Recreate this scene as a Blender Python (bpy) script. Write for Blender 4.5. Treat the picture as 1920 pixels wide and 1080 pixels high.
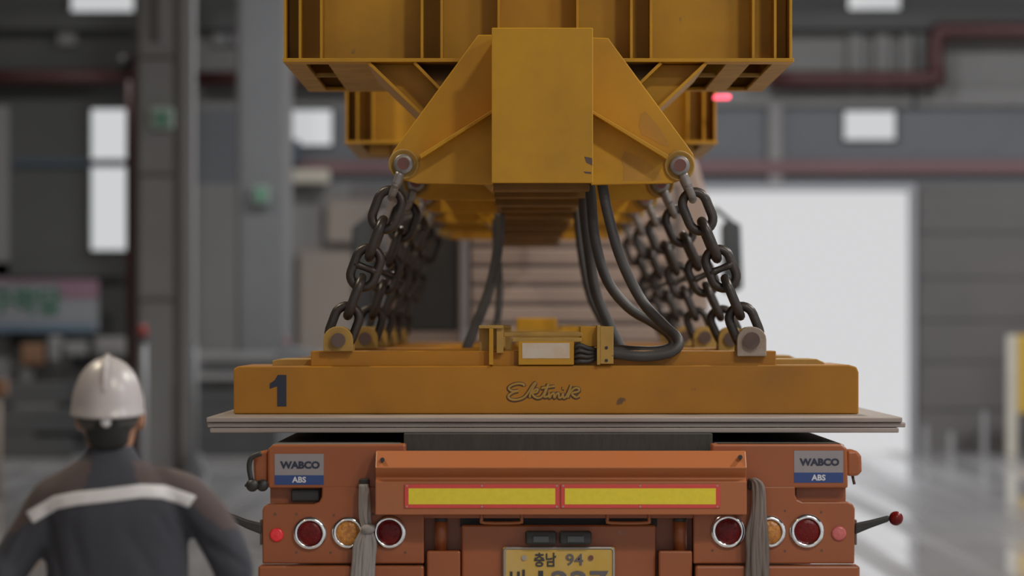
import bpy, bmesh, math, random
from mathutils import Vector, Matrix
from mathutils.bvhtree import BVHTree

for o in list(bpy.data.objects):
    bpy.data.objects.remove(o)
SC = bpy.context.scene
COL = SC.collection
PI = math.pi
random.seed(7)

# ------------------------------------------------------------------ camera, world, light, exposure
CAM_H = 1.8
FPX = 7200.0
HOR = 612.0


def W(px, py, y):
    """World point that the photograph shows at pixel px, py if it stands y metres ahead."""
    return Vector(((px - 960.0) / FPX * y, y, CAM_H - (py - HOR) / FPX * y))


def WX(px, y):
    return (px - 960.0) / FPX * y


def WZ(py, y):
    return CAM_H - (py - HOR) / FPX * y


cd = bpy.data.cameras.new('camera')
cam = bpy.data.objects.new('camera', cd)
COL.objects.link(cam)
cam.location = (0, 0, CAM_H)
cam.rotation_euler = (PI / 2, 0, 0)
cd.sensor_width = 36.0
cd.lens = 135.0
cd.shift_y = (HOR - 540.0) / 1920.0
cd.clip_end = 300
cd.dof.use_dof = True
cd.dof.focus_distance = 16.6
cd.dof.aperture_fstop = 1.6
SC.camera = cam

w = bpy.data.worlds.new('overcast')
SC.world = w
w.use_nodes = True
w.node_tree.nodes['Background'].inputs[0].default_value = (0.985, 0.985, 1.0, 1)
w.node_tree.nodes['Background'].inputs[1].default_value = 0.67

SC.view_settings.view_transform = 'Standard'
SC.view_settings.look = 'None'
SC.view_settings.gamma = 1.0
SC.view_settings.exposure = 0.0
SC.view_settings.use_curve_mapping = False

# (x, y, z, watts, colour) of the high bay lamps and one added low fill
LAMPS = [
    (-5.0, 4.0, 9.2, 110, (1.0, 0.56, 0.25)), (4.0, 6.8, 9.2, 560, (1.0, 0.90, 0.76)), (4.6, 10.5, 5.4, 175, (0.95, 0.96, 1.0)),  # last: added low cool fill, stands in for daylight from the right
    (-5.0, 17.0, 9.2, 480, (1.0, 0.88, 0.66)), (7.5, 17.5, 9.2, 950, (1.0, 0.95, 0.85)),
    (-8.0, 31.0, 9.2, 160, (1.0, 0.9, 0.8)), (1.0, 30.0, 9.2, 500, (1.0, 0.93, 0.85)), (9.5, 31.0, 9.2, 900, (0.95, 0.97, 1.0)),
    (-8.0, 46.0, 9.2, 280, (1.0, 0.97, 0.93)), (1.0, 46.0, 9.2, 750, (0.95, 0.97, 1.0)), (9.5, 46.0, 9.2, 900, (0.95, 0.97, 1.0)),
]


# ------------------------------------------------------------------ materials
def _nodes(name):
    m = bpy.data.materials.new(name)
    m.use_nodes = True
    nt = m.node_tree
    b = nt.nodes['Principled BSDF']
    return m, nt, b


def paint(name, base, dirt=None, amount=0.35, scale=3.0, rough=0.5, metal=0.0, bump=0.0, fine=40.0, spec=0.5, stretch=(1, 1, 1), chips=None, chip_at=0.72, coat=0.0):
    m, nt, b = _nodes(name)
    N, L = nt.nodes, nt.links
    tc = N.new('ShaderNodeTexCoord')
    mp = N.new('ShaderNodeMapping')
    mp.inputs['Scale'].default_value = stretch
    L.new(tc.outputs['Object'], mp.inputs['Vector'])
    n1 = N.new('ShaderNodeTexNoise')
    n1.inputs['Scale'].default_value = scale
    n1.inputs['Detail'].default_value = 6
    n1.inputs['Roughness'].default_value = 0.6
    L.new(mp.outputs[0], n1.inputs['Vector'])
    if dirt is None:
        dirt = tuple(c * 0.55 for c in base)
    r1 = N.new('ShaderNodeValToRGB')
    r1.color_ramp.elements[0].position = 0.35
    r1.color_ramp.elements[0].color = (0, 0, 0, 1)
    r1.color_ramp.elements[1].position = 0.75
    r1.color_ramp.elements[1].color = (amount, amount, amount, 1)
    L.new(n1.outputs['Fac'], r1.inputs['Fac'])
    mx = N.new('ShaderNodeMix')
    mx.data_type = 'RGBA'
    mx.inputs['A'].default_value = (*base, 1)
    mx.inputs['B'].default_value = (*dirt, 1)
    L.new(r1.outputs['Color'], mx.inputs['Factor'])
    out = mx.outputs['Result']
    n2 = N.new('ShaderNodeTexNoise')
    n2.inputs['Scale'].default_value = fine
    n2.inputs['Detail'].default_value = 3
    L.new(mp.outputs[0], n2.inputs['Vector'])
    if chips is not None:
        n3 = N.new('ShaderNodeTexNoise')
        n3.inputs['Scale'].default_value = scale * 3.1
        n3.inputs['Detail'].default_value = 4
        L.new(mp.outputs[0], n3.inputs['Vector'])
        r3 = N.new('ShaderNodeValToRGB')
        r3.color_ramp.elements[0].position = chip_at
        r3.color_ramp.elements[0].color = (0, 0, 0, 1)
        r3.color_ramp.elements[1].position = chip_at + 0.03
        r3.color_ramp.elements[1].color = (0.8, 0.8, 0.8, 1)
        L.new(n3.outputs['Fac'], r3.inputs['Fac'])
        m3 = N.new('ShaderNodeMix')
        m3.data_type = 'RGBA'
        L.new(r3.outputs['Color'], m3.inputs['Factor'])
        L.new(out, m3.inputs['A'])
        m3.inputs['B'].default_value = (*chips, 1)
        out = m3.outputs['Result']
    L.new(out, b.inputs['Base Color'])
    mr = N.new('ShaderNodeMapRange')
    mr.inputs['To Min'].default_value = max(0.02, rough - 0.1)
    mr.inputs['To Max'].default_value = min(1, rough + 0.12)
    L.new(n1.outputs['Fac'], mr.inputs['Value'])
    L.new(mr.outputs[0], b.inputs['Roughness'])
    b.inputs['Metallic'].default_value = metal
    b.inputs['Specular IOR Level'].default_value = spec
    b.inputs['Coat Weight'].default_value = coat
    if bump > 0:
        bp = N.new('ShaderNodeBump')
        bp.inputs['Strength'].default_value = bump
        bp.inputs['Distance'].default_value = 0.004
        L.new(n2.outputs['Fac'], bp.inputs['Height'])
        L.new(bp.outputs[0], b.inputs['Normal'])
    return m


def glow(name, col, strength):
    m, nt, b = _nodes(name)
    b.inputs['Base Color'].default_value = (*col, 1)
    b.inputs['Emission Color'].default_value = (*col, 1)
    b.inputs['Emission Strength'].default_value = strength
    return m


YEL = (0.53, 0.272, 0.012)
M = {}
M['yellow'] = paint('yellow crane paint', YEL, (0.27, 0.14, 0.03), 0.6, 2.2, 0.48, spec=0.3, chips=(0.13, 0.09, 0.07), chip_at=0.735, bump=0.05)
M['yellow_mag'] = paint('yellow magnet paint', (0.43, 0.185, 0.012), (0.22, 0.10, 0.025), 0.6, 1.6, 0.45, spec=0.3, chips=(0.08, 0.055, 0.04), chip_at=0.715, bump=0.06)
M['yellow_top'] = paint('dusty yellow paint', (0.42, 0.25, 0.05), (0.2, 0.12, 0.03), 0.6, 6, 0.6, chips=(0.10, 0.07, 0.05), chip_at=0.70, bump=0.1)
M['yellow_shaded'] = paint('shaded grimy yellow underside paint', (0.20, 0.11, 0.03), (0.10, 0.06, 0.03), 0.7, 4, 0.65, spec=0.2)  # grimy paint, darkened further to imitate the shade under the girder
M['yellow_worn'] = paint('rubbed yellow paint', (0.45, 0.235, 0.035), (0.33, 0.18, 0.05), 0.7, 9, 0.6, spec=0.25, bump=0.1)
M['worn_lug'] = paint('bare worn lug steel', (0.27, 0.2, 0.15), (0.36, 0.31, 0.27), 0.8, 14, 0.6, chips=(0.3, 0.17, 0.05), chip_at=0.62, bump=0.4)
M['chain'] = paint('black chain steel', (0.034, 0.030, 0.029), (0.075, 0.05, 0.04), 0.6, 12, 0.38, metal=0.35, bump=0.3, fine=60)
M['shackle'] = paint('grey galvanised steel', (0.27, 0.255, 0.25), (0.12, 0.10, 0.09), 0.6, 14, 0.42, metal=0.5, bump=0.2)
M['bolt_red'] = paint('red oxide bolt', (0.16, 0.055, 0.045), (0.08, 0.05, 0.04), 0.5, 20, 0.55)
M['bolt_dark'] = paint('dark worn bolt', (0.12, 0.075, 0.06), (0.06, 0.05, 0.045), 0.5, 20, 0.45, metal=0.3)
M['bolt_blue'] = paint('bright zinc bolt', (0.36, 0.42, 0.5), (0.1, 0.1, 0.1), 0.7, 25, 0.35, metal=0.6)
M['hose'] = paint('black rubber hose', (0.035, 0.033, 0.034), (0.08, 0.075, 0.07), 0.5, 8, 0.5)
M['sheet'] = paint('grey rolled steel', (0.35, 0.31, 0.29), (0.24, 0.17, 0.14), 0.55, 2.0, 0.42, metal=0.15, stretch=(1, .3, 6), bump=0.05)
M['dunnage'] = paint('black oiled dunnage', (0.05, 0.052, 0.042), (0.03, 0.03, 0.027), 0.6, 8, 0.7, stretch=(6, 1, 1), bump=0.3)
M['orange'] = paint('orange truck paint', (0.31, 0.085, 0.023), (0.22, 0.075, 0.034), 0.45, 3.0, 0.38, chips=(0.25, 0.13, 0.08), chip_at=0.76, bump=0.04)
M['orange_bar'] = paint('orange bumper paint', (0.38, 0.118, 0.036), (0.28, 0.115, 0.058), 0.4, 3.0, 0.38, chips=(0.45, 0.35, 0.3), chip_at=0.75, bump=0.04)
M['black'] = paint('matt black', (0.02, 0.02, 0.02), (0.035, 0.03, 0.03), 0.5, 6, 0.55)
M['deck'] = paint('dark deck plate', (0.09, 0.085, 0.08), (0.16, 0.14, 0.12), 0.6, 5, 0.55, bump=0.3)
M['chrome'] = paint('chrome trim', (0.82, 0.83, 0.85), (0.5, 0.5, 0.5), 0.3, 8, 0.16, metal=1.0)
M['lens_red'] = paint('red lamp lens', (0.15, 0.004, 0.004), (0.07, 0.003, 0.003), 0.7, 30, 0.3, bump=0.6, fine=70, spec=0.25)
M['lens_red_bright'] = paint('bright red reflector', (0.85, 0.03, 0.04), (0.6, 0.02, 0.03), 0.5, 40, 0.2, bump=0.5, fine=90)
M['lens_pink'] = paint('faded red reflector', (0.55, 0.13, 0.13), (0.4, 0.08, 0.08), 0.5, 40, 0.25, bump=0.5, fine=90)
M['lens_amber'] = paint('amber lamp lens', (0.62, 0.27, 0.05), (0.25, 0.07, 0.012), 0.9, 60, 0.25, bump=0.9, fine=80)
M['board_red'] = paint('red board film', (0.62, 0.06, 0.05), (0.5, 0.06, 0.05), 0.4, 8, 0.4)
M['board_yellow'] = paint('yellow board film', (0.76, 0.62, 0.03), (0.62, 0.48, 0.03), 0.5, 40, 0.35)
M['sticker'] = paint('grey sticker', (0.27, 0.25, 0.26), (0.22, 0.2, 0.21), 0.4, 6, 0.4)
M['sticker_blue'] = paint('blue sticker', (0.022, 0.055, 0.20), (0.02, 0.045, 0.16), 0.4, 6, 0.4)
M['ink_navy'] = paint('navy ink', (0.018, 0.022, 0.05), None, 0.2, 6, 0.5)
M['ink_white'] = paint('white ink', (0.62, 0.62, 0.66), None, 0.2, 6, 0.5)
M['ink_grey'] = paint('grey ink', (0.12, 0.11, 0.115), (0.06, 0.055, 0.05), 0.4, 30, 0.5)
M['ink_black'] = paint('black ink', (0.03, 0.03, 0.035), (0.06, 0.055, 0.05), 0.4, 30, 0.5)
M['plate_yellow'] = paint('yellow plate', (0.52, 0.33, 0.05), (0.55, 0.42, 0.2), 0.5, 12, 0.45, bump=0.1)
M['plate_rim'] = paint('grey plate rim', (0.36, 0.33, 0.3), None, 0.3, 12, 0.4, metal=0.4)
M['label'] = paint('flaking white label', (0.56, 0.52, 0.46), (0.5, 0.28, 0.08), 0.6, 10, 0.6, bump=0.1)
M['strap'] = paint('grey webbing', (0.29, 0.27, 0.26), (0.16, 0.14, 0.13), 0.6, 14, 0.85, stretch=(1, 1, .25), bump=0.5)
M['strap_brown'] = paint('brown webbing', (0.17, 0.14, 0.125), (0.09, 0.07, 0.06), 0.6, 14, 0.85, stretch=(1, 1, .25), bump=0.5)
M['tyre'] = paint('tyre rubber', (0.025, 0.025, 0.026), (0.06, 0.055, 0.05), 0.5, 6, 0.8)
M['cab'] = paint('beige cab paint', (0.40, 0.30, 0.255), (0.3, 0.22, 0.19), 0.4, 2, 0.45)
M['cab_rib'] = paint('dark cab groove', (0.17, 0.14, 0.13), None, 0.3, 2, 0.6)
M['mirror'] = paint('dark mirror shell', (0.045, 0.05, 0.055), (0.07, 0.08, 0.085), 0.5, 5, 0.22)
M['jacket'] = paint('blue grey work cloth', (0.046, 0.049, 0.063), (0.03, 0.032, 0.042), 0.5, 5, 0.9, bump=0.3, fine=300)
M['yoke'] = paint('brown grey work cloth', (0.09, 0.067, 0.065), (0.06, 0.046, 0.046), 0.5, 5, 0.9, bump=0.3, fine=300)
M['trousers'] = paint('dark work trousers', (0.05, 0.053, 0.065), None, 0.4, 5, 0.9)
M['skin'] = paint('skin', (0.36, 0.18, 0.11), (0.28, 0.12, 0.08), 0.4, 8, 0.55)
M['hair'] = paint('black hair', (0.008, 0.008, 0.008), (0.018, 0.016, 0.015), 0.5, 60, 0.6, bump=0.6, fine=120, stretch=(3, 3, .5))
M['hat'] = paint('white helmet shell', (0.46, 0.43, 0.44), (0.38, 0.35, 0.36), 0.4, 5, 0.34)
M['hat_band'] = paint('grey helmet band', (0.05, 0.05, 0.048), None, 0.3, 10, 0.6)
M['white_plastic'] = paint('white plastic', (0.62, 0.62, 0.64), None, 0.2, 10, 0.4)
M['reflect'] = paint('silver reflective tape', (0.62, 0.62, 0.64), (0.5, 0.5, 0.52), 0.4, 20, 0.5)
M['boot'] = paint('black boot leather', (0.02, 0.018, 0.016), None, 0.4, 10, 0.5)
# the hall
M['concrete'] = paint('grey hall concrete', (0.198, 0.192, 0.186), (0.138, 0.132, 0.126), 0.5, 0.7, 0.85)
M['concrete_dark'] = paint('dark hall concrete', (0.084, 0.083, 0.080), (0.060, 0.060, 0.060), 0.5, 0.5, 0.85)
M['clad'] = paint('dark blue grey cladding', (0.120, 0.126, 0.136), (0.090, 0.092, 0.097), 0.5, 0.6, 0.6)
M['clad_light'] = paint('grey cladding', (0.210, 0.198, 0.192), (0.150, 0.144, 0.138), 0.5, 0.5, 0.6)
M['clad_brown'] = paint('brown grey cladding', (0.125, 0.113, 0.108), (0.085, 0.08, 0.08), 0.5, 0.5, 0.55)
M['column'] = paint('grey column paint', (0.216, 0.210, 0.206), (0.162, 0.156, 0.156), 0.5, 1.2, 0.6)
M['column_edge'] = paint('brown grey flange paint', (0.07, 0.058, 0.054), (0.05, 0.045, 0.045), 0.5, 1.2, 0.6)
M['column_pale'] = paint('pale column paint', (0.145, 0.147, 0.15), (0.11, 0.112, 0.115), 0.5, 1.2, 0.6)
M['pipe'] = paint('dark red pipe paint', (0.07, 0.018, 0.018), (0.04, 0.013, 0.013), 0.5, 2, 0.5)
M['rail_pink'] = paint('faded red rail paint', (0.165, 0.085, 0.09), (0.13, 0.075, 0.08), 0.5, 1, 0.6)
M['rail_blue'] = paint('blue rail paint', (0.055, 0.075, 0.10), None, 0.4, 1, 0.6)
M['jamb'] = paint('pale door jamb', (0.36, 0.36, 0.38), None, 0.3, 1, 0.5)
M['cream'] = paint('cream enamel', (0.5, 0.46, 0.38), None, 0.2, 2, 0.4)
M['post_yellow'] = paint('yellow post paint', (0.55, 0.34, 0.03), (0.4, 0.25, 0.03), 0.4, 3, 0.5)
M['sign_pale'] = paint('pale green sign', (0.22, 0.27, 0.235), None, 0.2, 3, 0.4)
M['sign_green'] = paint('green sign', (0.07, 0.22, 0.13), None, 0.2, 3, 0.4)
M['banner'] = paint('pale banner cloth', (0.25, 0.255, 0.265), (0.2, 0.21, 0.225), 0.4, 1.2, 0.8)
M['banner_pink'] = paint('pink banner print', (0.25, 0.14, 0.18), (0.21, 0.16, 0.19), 0.5, 1.5, 0.8)
M['banner_blue'] = paint('blue banner print', (0.14, 0.19, 0.25), None, 0.4, 1.2, 0.8)
M['banner_green'] = paint('green banner ink', (0.06, 0.17, 0.11), None, 0.3, 1, 0.8)
M['stack'] = paint('dark stacked sheet', (0.05, 0.05, 0.051), (0.08, 0.078, 0.075), 0.6, 1.5, 0.5, stretch=(.4, 1, 8))
M['stack_pale'] = paint('pale sheet edge', (0.22, 0.215, 0.21), (0.15, 0.14, 0.14), 0.5, 1.5, 0.6)
M['pole_white'] = paint('white pole paint', (0.33, 0.33, 0.34), None, 0.3, 2, 0.5)
M['cap_red'] = paint('red pole cap', (0.3, 0.03, 0.025), None, 0.3, 4, 0.4)
M['orange_dull'] = paint('dull orange paint', (0.20, 0.10, 0.05), None, 0.3, 3, 0.6)
M['brown_panel'] = paint('brown board', (0.25, 0.205, 0.17), (0.2, 0.17, 0.15), 0.4, 0.7, 0.7)
M['roof'] = paint('roof sheet', (0.09, 0.09, 0.095), None, 0.3, 1, 0.7)
M['lamp_red'] = glow('red warning lamp', (1.0, 0.10, 0.16), 1.6)
M['lamp_house'] = paint('lamp housing', (0.2, 0.2, 0.2), None, 0.2, 4, 0.4)


def floor_material():
    m, nt, b = _nodes('polished hall floor')
    N, L = nt.nodes, nt.links
    tc = N.new('ShaderNodeTexCoord')
    n = N.new('ShaderNodeTexNoise')
    n.inputs['Scale'].default_value = 0.35
    n.inputs['Detail'].default_value = 6
    L.new(tc.outputs['Object'], n.inputs['Vector'])
    r = N.new('ShaderNodeValToRGB')
    r.color_ramp.elements[0].color = (0.30, 0.295, 0.30, 1)
    r.color_ramp.elements[1].color = (0.44, 0.435, 0.44, 1)
    L.new(n.outputs['Fac'], r.inputs['Fac'])
    # long tyre tracks driven towards the open door
    mp = N.new('ShaderNodeMapping')
    mp.inputs['Scale'].default_value = (1.9, 0.035, 1)
    mp.inputs['Rotation'].default_value = (0, 0, 0.03)
    L.new(tc.outputs['Object'], mp.inputs['Vector'])
    wv = N.new('ShaderNodeTexNoise')
    wv.inputs['Scale'].default_value = 1.0
    wv.inputs['Detail'].default_value = 3
    wv.inputs['Distortion'].default_value = 0.25
    L.new(mp.outputs[0], wv.inputs['Vector'])
    rr = N.new('ShaderNodeValToRGB')
    rr.color_ramp.elements[0].position = 0.45
    rr.color_ramp.elements[0].color = (0, 0, 0, 1)
    rr.color_ramp.elements[1].position = 0.62
    rr.color_ramp.elements[1].color = (1, 1, 1, 1)
    L.new(wv.outputs['Fac'], rr.inputs['Fac'])
    mx = N.new('ShaderNodeMix')
    mx.data_type = 'RGBA'
    mm = N.new('ShaderNodeMath')
    mm.operation = 'MULTIPLY'
    mm.inputs[1].default_value = 0.6
    L.new(rr.outputs['Color'], mm.inputs[0])
    L.new(mm.outputs[0], mx.inputs['Factor'])
    L.new(r.outputs['Color'], mx.inputs['A'])
    mx.inputs['B'].default_value = (0.10, 0.09, 0.088, 1)
    L.new(mx.outputs['Result'], b.inputs['Base Color'])
    mr = N.new('ShaderNodeMapRange')
    mr.inputs['To Min'].default_value = 0.04
    mr.inputs['To Max'].default_value = 0.30
    b.inputs['IOR'].default_value = 1.9
    L.new(rr.outputs['Color'], mr.inputs['Value'])
    L.new(mr.outputs[0], b.inputs['Roughness'])
    return m


M['floor'] = floor_material()


def pane_material():
    m, nt, b = _nodes('window pane')
    N, L = nt.nodes, nt.links
    tr = N.new('ShaderNodeBsdfTransparent')
    tr.inputs[0].default_value = (0.97, 0.98, 0.98, 1)
    gl = N.new('ShaderNodeBsdfGlossy')
    gl.inputs['Roughness'].default_value = 0.05
    nz = N.new('ShaderNodeTexNoise')
    nz.inputs['Scale'].default_value = 2.0
    mr = N.new('ShaderNodeMapRange')
    mr.inputs['To Min'].default_value = 0.03
    mr.inputs['To Max'].default_value = 0.07
    L.new(nz.outputs['Fac'], mr.inputs['Value'])
    ms = N.new('ShaderNodeMixShader')
    L.new(mr.outputs[0], ms.inputs[0])
    L.new(tr.outputs[0], ms.inputs[1])
    L.new(gl.outputs[0], ms.inputs[2])
    L.new(ms.outputs[0], N['Material Output'].inputs['Surface'])
    return m


M['pane'] = pane_material()


# ------------------------------------------------------------------ mesh helpers
def thing(name, label, cat, loc=(0, 0, 0), group=None):
    o = bpy.data.objects.new(name, None)
    COL.objects.link(o)
    o.location = loc
    o.empty_display_size = 0.1
    tag(o, label, cat, group)
    return o


def tag(o, label=None, cat=None, group=None, kind=None):
    if label:
        o['label'] = label
    if cat:
        o['category'] = cat
    if group:
        o['group'] = group
    if kind:
        o['kind'] = kind
    return o


def world_loc(o):
    v = Vector((0, 0, 0))
    while o is not None:
        v += o.location
        o = o.parent
    return v


class MB:
    """Collects shapes in world coordinates."""

    def __init__(s):
        s.bm = bmesh.new()

    def face(s, vs, smooth=False):
        try:
            f = s.bm.faces.new(vs)
            f.smooth = smooth
        except ValueError:
            pass

    def box(s, x0, x1, y0, y1, z0, z1):
        v = [s.bm.verts.new(p) for p in ((x0, y0, z0), (x1, y0, z0), (x1, y1, z0), (x0, y1, z0), (x0, y0, z1), (x1, y0, z1), (x1, y1, z1), (x0, y1, z1))]
        for q in ((3, 2, 1, 0), (4, 5, 6, 7), (0, 1, 5, 4), (1, 2, 6, 5), (2, 3, 7, 6), (3, 0, 4, 7)):
            s.face([v[i] for i in q])
        return s

    def extrude(s, poly, vec, smooth=False):
        vec = Vector(vec)
        a = [s.bm.verts.new(Vector(p)) for p in poly]
        b = [s.bm.verts.new(Vector(p) + vec) for p in poly]
        n = len(a)
        s.face(a)
        s.face(b[::-1])
        for i in range(n):
            j = (i + 1) % n
            s.face([a[j], a[i], b[i], b[j]], smooth)
        return s

    def prism(s, px, y0, y1, yref=None):
        """Polygon of photograph pixels read at distance yref, extruded from y0 to y1."""
        yr = y0 if yref is None else yref
        pts = [Vector((WX(p[0], yr), y0, WZ(p[1], yr))) for p in px]
        return s.extrude(pts, (0, y1 - y0, 0))

    def rings(s, rings, closed=True, cap=True, loop=False, smooth=True):
        R = [[s.bm.verts.new(p) for p in r] for r in rings]
        n = len(R[0])
        m = len(R)
        for i in range(m if loop else m - 1):
            a, b = R[i], R[(i + 1) % m]
            for j in range(n):
                k = (j + 1) % n
                s.face([a[j], a[k], b[k], b[j]], smooth)
        if cap and not loop:
            s.face(R[0][::-1])
            s.face(R[-1])
        return s

    def tube(s, pts, r, n=10, loop=False, sub=0, flat=1.0):
        pts = [Vector(p) for p in pts]
        if sub:
            pts = spline(pts, sub)
        m = len(pts)
        rs = [r] * m if not isinstance(r, (list, tuple)) else list(r)
        if len(rs) != m:
            k = len(rs) - 1
            rs = [rs[min(int(i / (m - 1) * k), k - 1)] * (1 - (i / (m - 1) * k - min(int(i / (m - 1) * k), k - 1))) + rs[min(int(i / (m - 1) * k), k - 1) + 1] * (i / (m - 1) * k - min(int(i / (m - 1) * k), k - 1)) for i in range(m)]
        up = None
        R = []
        for i, p in enumerate(pts):
            if loop:
                t = pts[(i + 1) % m] - pts[i - 1]
            else:
                t = pts[min(i + 1, m - 1)] - pts[max(i - 1, 0)]
            t.normalize()
            if up is None:
                up = Vector((0, 1, 0)) if abs(t.y) < 0.9 else Vector((1, 0, 0))
            a = up - t * up.dot(t)
            if a.length < 1e-4:
                a = t.orthogonal()
            a.normalize()
            up = a
            b = t.cross(a)
            R.append([p + a * (math.cos(2 * PI * k / n) * rs[i] * flat) + b * (math.sin(2 * PI * k / n) * rs[i]) for k in range(n)])
        return s.rings(R, loop=loop)

    def cyl(s, p0, p1, r0, r1=None, n=20):
        r1 = r0 if r1 is None else r1
        p0, p1 = Vector(p0), Vector(p1)
        t = (p1 - p0).normalized()
        a = t.orthogonal().normalized()
        b = t.cross(a)
        R = []
        for p, r in ((p0, r0), (p1, r1)):
            R.append([p + (a * math.cos(2 * PI * k / n) + b * math.sin(2 * PI * k / n)) * r for k in range(n)])
        A, B = [[s.bm.verts.new(q) for q in r] for r in R]
        for j in range(n):
            k = (j + 1) % n
            s.face([A[j], A[k], B[k], B[j]], True)
        s.face(A[::-1])
        s.face(B)
        return s

    def lathe(s, c, axis, prof, n=28):
        """prof: list of (distance along axis, radius)."""
        c = Vector(c)
        t = Vector(axis).normalized()
        a = t.orthogonal().normalized()
        b = t.cross(a)
        R = [[c + t * d + (a * math.cos(2 * PI * k / n) + b * math.sin(2 * PI * k / n)) * max(r, 1e-4) for k in range(n)] for d, r in prof]
        return s.rings(R)

    def ball(s, c, rx, ry=None, rz=None, n=16, m=10):
        ry = rx if ry is None else ry
        rz = rx if rz is None else rz
        c = Vector(c)
        R = []
        for i in range(m + 1):
            th = PI * i / m
            q = max(math.sin(th), 1e-3)
            R.append([c + Vector((rx * q * math.cos(2 * PI * k / n), ry * q * math.sin(2 * PI * k / n), -rz * math.cos(th))) for k in range(n)])
        return s.rings(R)

    def build(s, name, mat, parent=None, bevel=0.0, seg=2, weld=False):
        if weld:
            bmesh.ops.remove_doubles(s.bm, verts=s.bm.verts, dist=1e-5)
        bmesh.ops.recalc_face_normals(s.bm, faces=s.bm.faces)
        me = bpy.data.meshes.new(name)
        if parent is not None:
            off = world_loc(parent)
        else:
            vs = [v.co for v in s.bm.verts]
            off = Vector(((min(v.x for v in vs) + max(v.x for v in vs)) / 2, (min(v.y for v in vs) + max(v.y for v in vs)) / 2, min(v.z for v in vs)))
        for v in s.bm.verts:
            v.co -= off
        s.bm.to_mesh(me)
        s.bm.free()
        me.materials.append(M[mat] if isinstance(mat, str) else mat)
        o = bpy.data.objects.new(name, me)
        COL.objects.link(o)
        if parent is not None:
            o.parent = parent
        else:
            o.location = off
        if bevel > 0:
            bv = o.modifiers.new('edge', 'BEVEL')
            bv.width = bevel
            bv.segments = seg
            bv.limit_method = 'ANGLE'
            bv.angle_limit = math.radians(40)
        return o


def spline(pts, k):
    pts = [Vector(p) for p in pts]
    out = []
    n = len(pts)
    for i in range(n - 1):
        p0, p1, p2, p3 = pts[max(i - 1, 0)], pts[i], pts[i + 1], pts[min(i + 2, n - 1)]
        for j in range(k):
            t = j / k
            out.append(0.5 * ((2 * p1) + (p2 - p0) * t + (2 * p0 - 5 * p1 + 4 * p2 - p3) * t * t + (3 * p1 - p0 - 3 * p2 + p3) * t ** 3))
    out.append(pts[-1])
    return out


def copy_tree(o, parent=None, loc=None):
    c = o.copy()
    COL.objects.link(c)
    if parent is not None:
        c.parent = parent
    if loc is not None:
        c.location = loc
    for ch in list(o.children):
        copy_tree(ch, c)
    return c


def structure(name, mb, mat, bevel=0.0, label=None):
    o = mb.build(name, mat, None, bevel)
    o['kind'] = 'structure'
    if label:
        o['label'] = label
    return o


def letters(name, text, mat, parent, size, at, depth=0.002, bold=0.0, align='CENTER', sx=1.0):
    """Flat lettering that faces the camera; at = world point of its lower middle."""
    cu = bpy.data.curves.new(name, 'FONT')
    cu.body = text
    cu.size = size
    cu.align_x = align
    cu.extrude = depth
    cu.offset = bold
    cu.resolution_u = 3
    t = bpy.data.objects.new(name, cu)
    COL.objects.link(t)
    dg = bpy.context.evaluated_depsgraph_get()
    dg.update()
    me = bpy.data.meshes.new_from_object(t.evaluated_get(dg))
    bpy.data.objects.remove(t)
    at = Vector(at)
    off = at - world_loc(parent)
    for v in me.vertices:
        x, y, z = v.co
        v.co = Vector((off.x + x * sx, off.y - z, off.z + y))
    me.materials.clear()
    me.materials.append(M[mat])
    o = bpy.data.objects.new(name, me)
    COL.objects.link(o)
    o.parent = parent
    return o


def voxel_merge(o, size, smooth=4, iters=True):
    """Fuse a mesh made of overlapping closed shells into one continuous skin."""
    r = o.modifiers.new('fuse', 'REMESH')
    r.mode = 'VOXEL'
    r.voxel_size = size
    r.use_smooth_shade = True
    sm = o.modifiers.new('smooth', 'SMOOTH')
    sm.factor = 0.5
    sm.iterations = smooth
    dg = bpy.context.evaluated_depsgraph_get()
    dg.update()
    me = bpy.data.meshes.new_from_object(o.evaluated_get(dg))
    mats = list(o.data.materials)
    o.modifiers.clear()
    o.data = me
    me.materials.clear()
    for m in mats:
        me.materials.append(m)
    for p in me.polygons:
        p.use_smooth = True
    return o


# ------------------------------------------------------------------ the hall
FW = 55.0                     # far wall
XL, XR, YB = -17.0, 17.0, -6.0
ROOF = 10.0

f = MB().box(XL - 6, XR + 30, YB - 20, FW + 0.3, -0.2, 0)
structure('floor', f, 'floor')
structure('ceiling', MB().box(XL, XR, YB, FW + 0.3, ROOF, ROOF + 0.2), 'roof')
structure('wall_left', MB().box(XL - 0.3, XL, YB, FW + 0.3, 0, ROOF), 'concrete_dark')
structure('wall_right', MB().box(XR, XR + 0.3, 22, FW + 0.3, 0, ROOF), 'clad_brown')

HOLES = [  # px x0, y0, x1, y1 of the openings in the far wall
    (130, -70, 251, 22), (519, -70, 640, 24), (1591, -70, 1690, 18),
    (168, 203, 241, 305), (168, 312, 241, 469), (523, 205, 622, 272), (1583, 207, 1681, 262),
]
DOOR = (1080, 358, 1706, 848)


def px_rect(r):
    return (WX(r[0], FW), WX(r[2], FW), WZ(r[3], FW), WZ(r[1], FW))


holes = [px_rect(h) for h in HOLES] + [(WX(DOOR[0], FW), WX(DOOR[2], FW), -0.01, WZ(DOOR[1], FW))]
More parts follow.
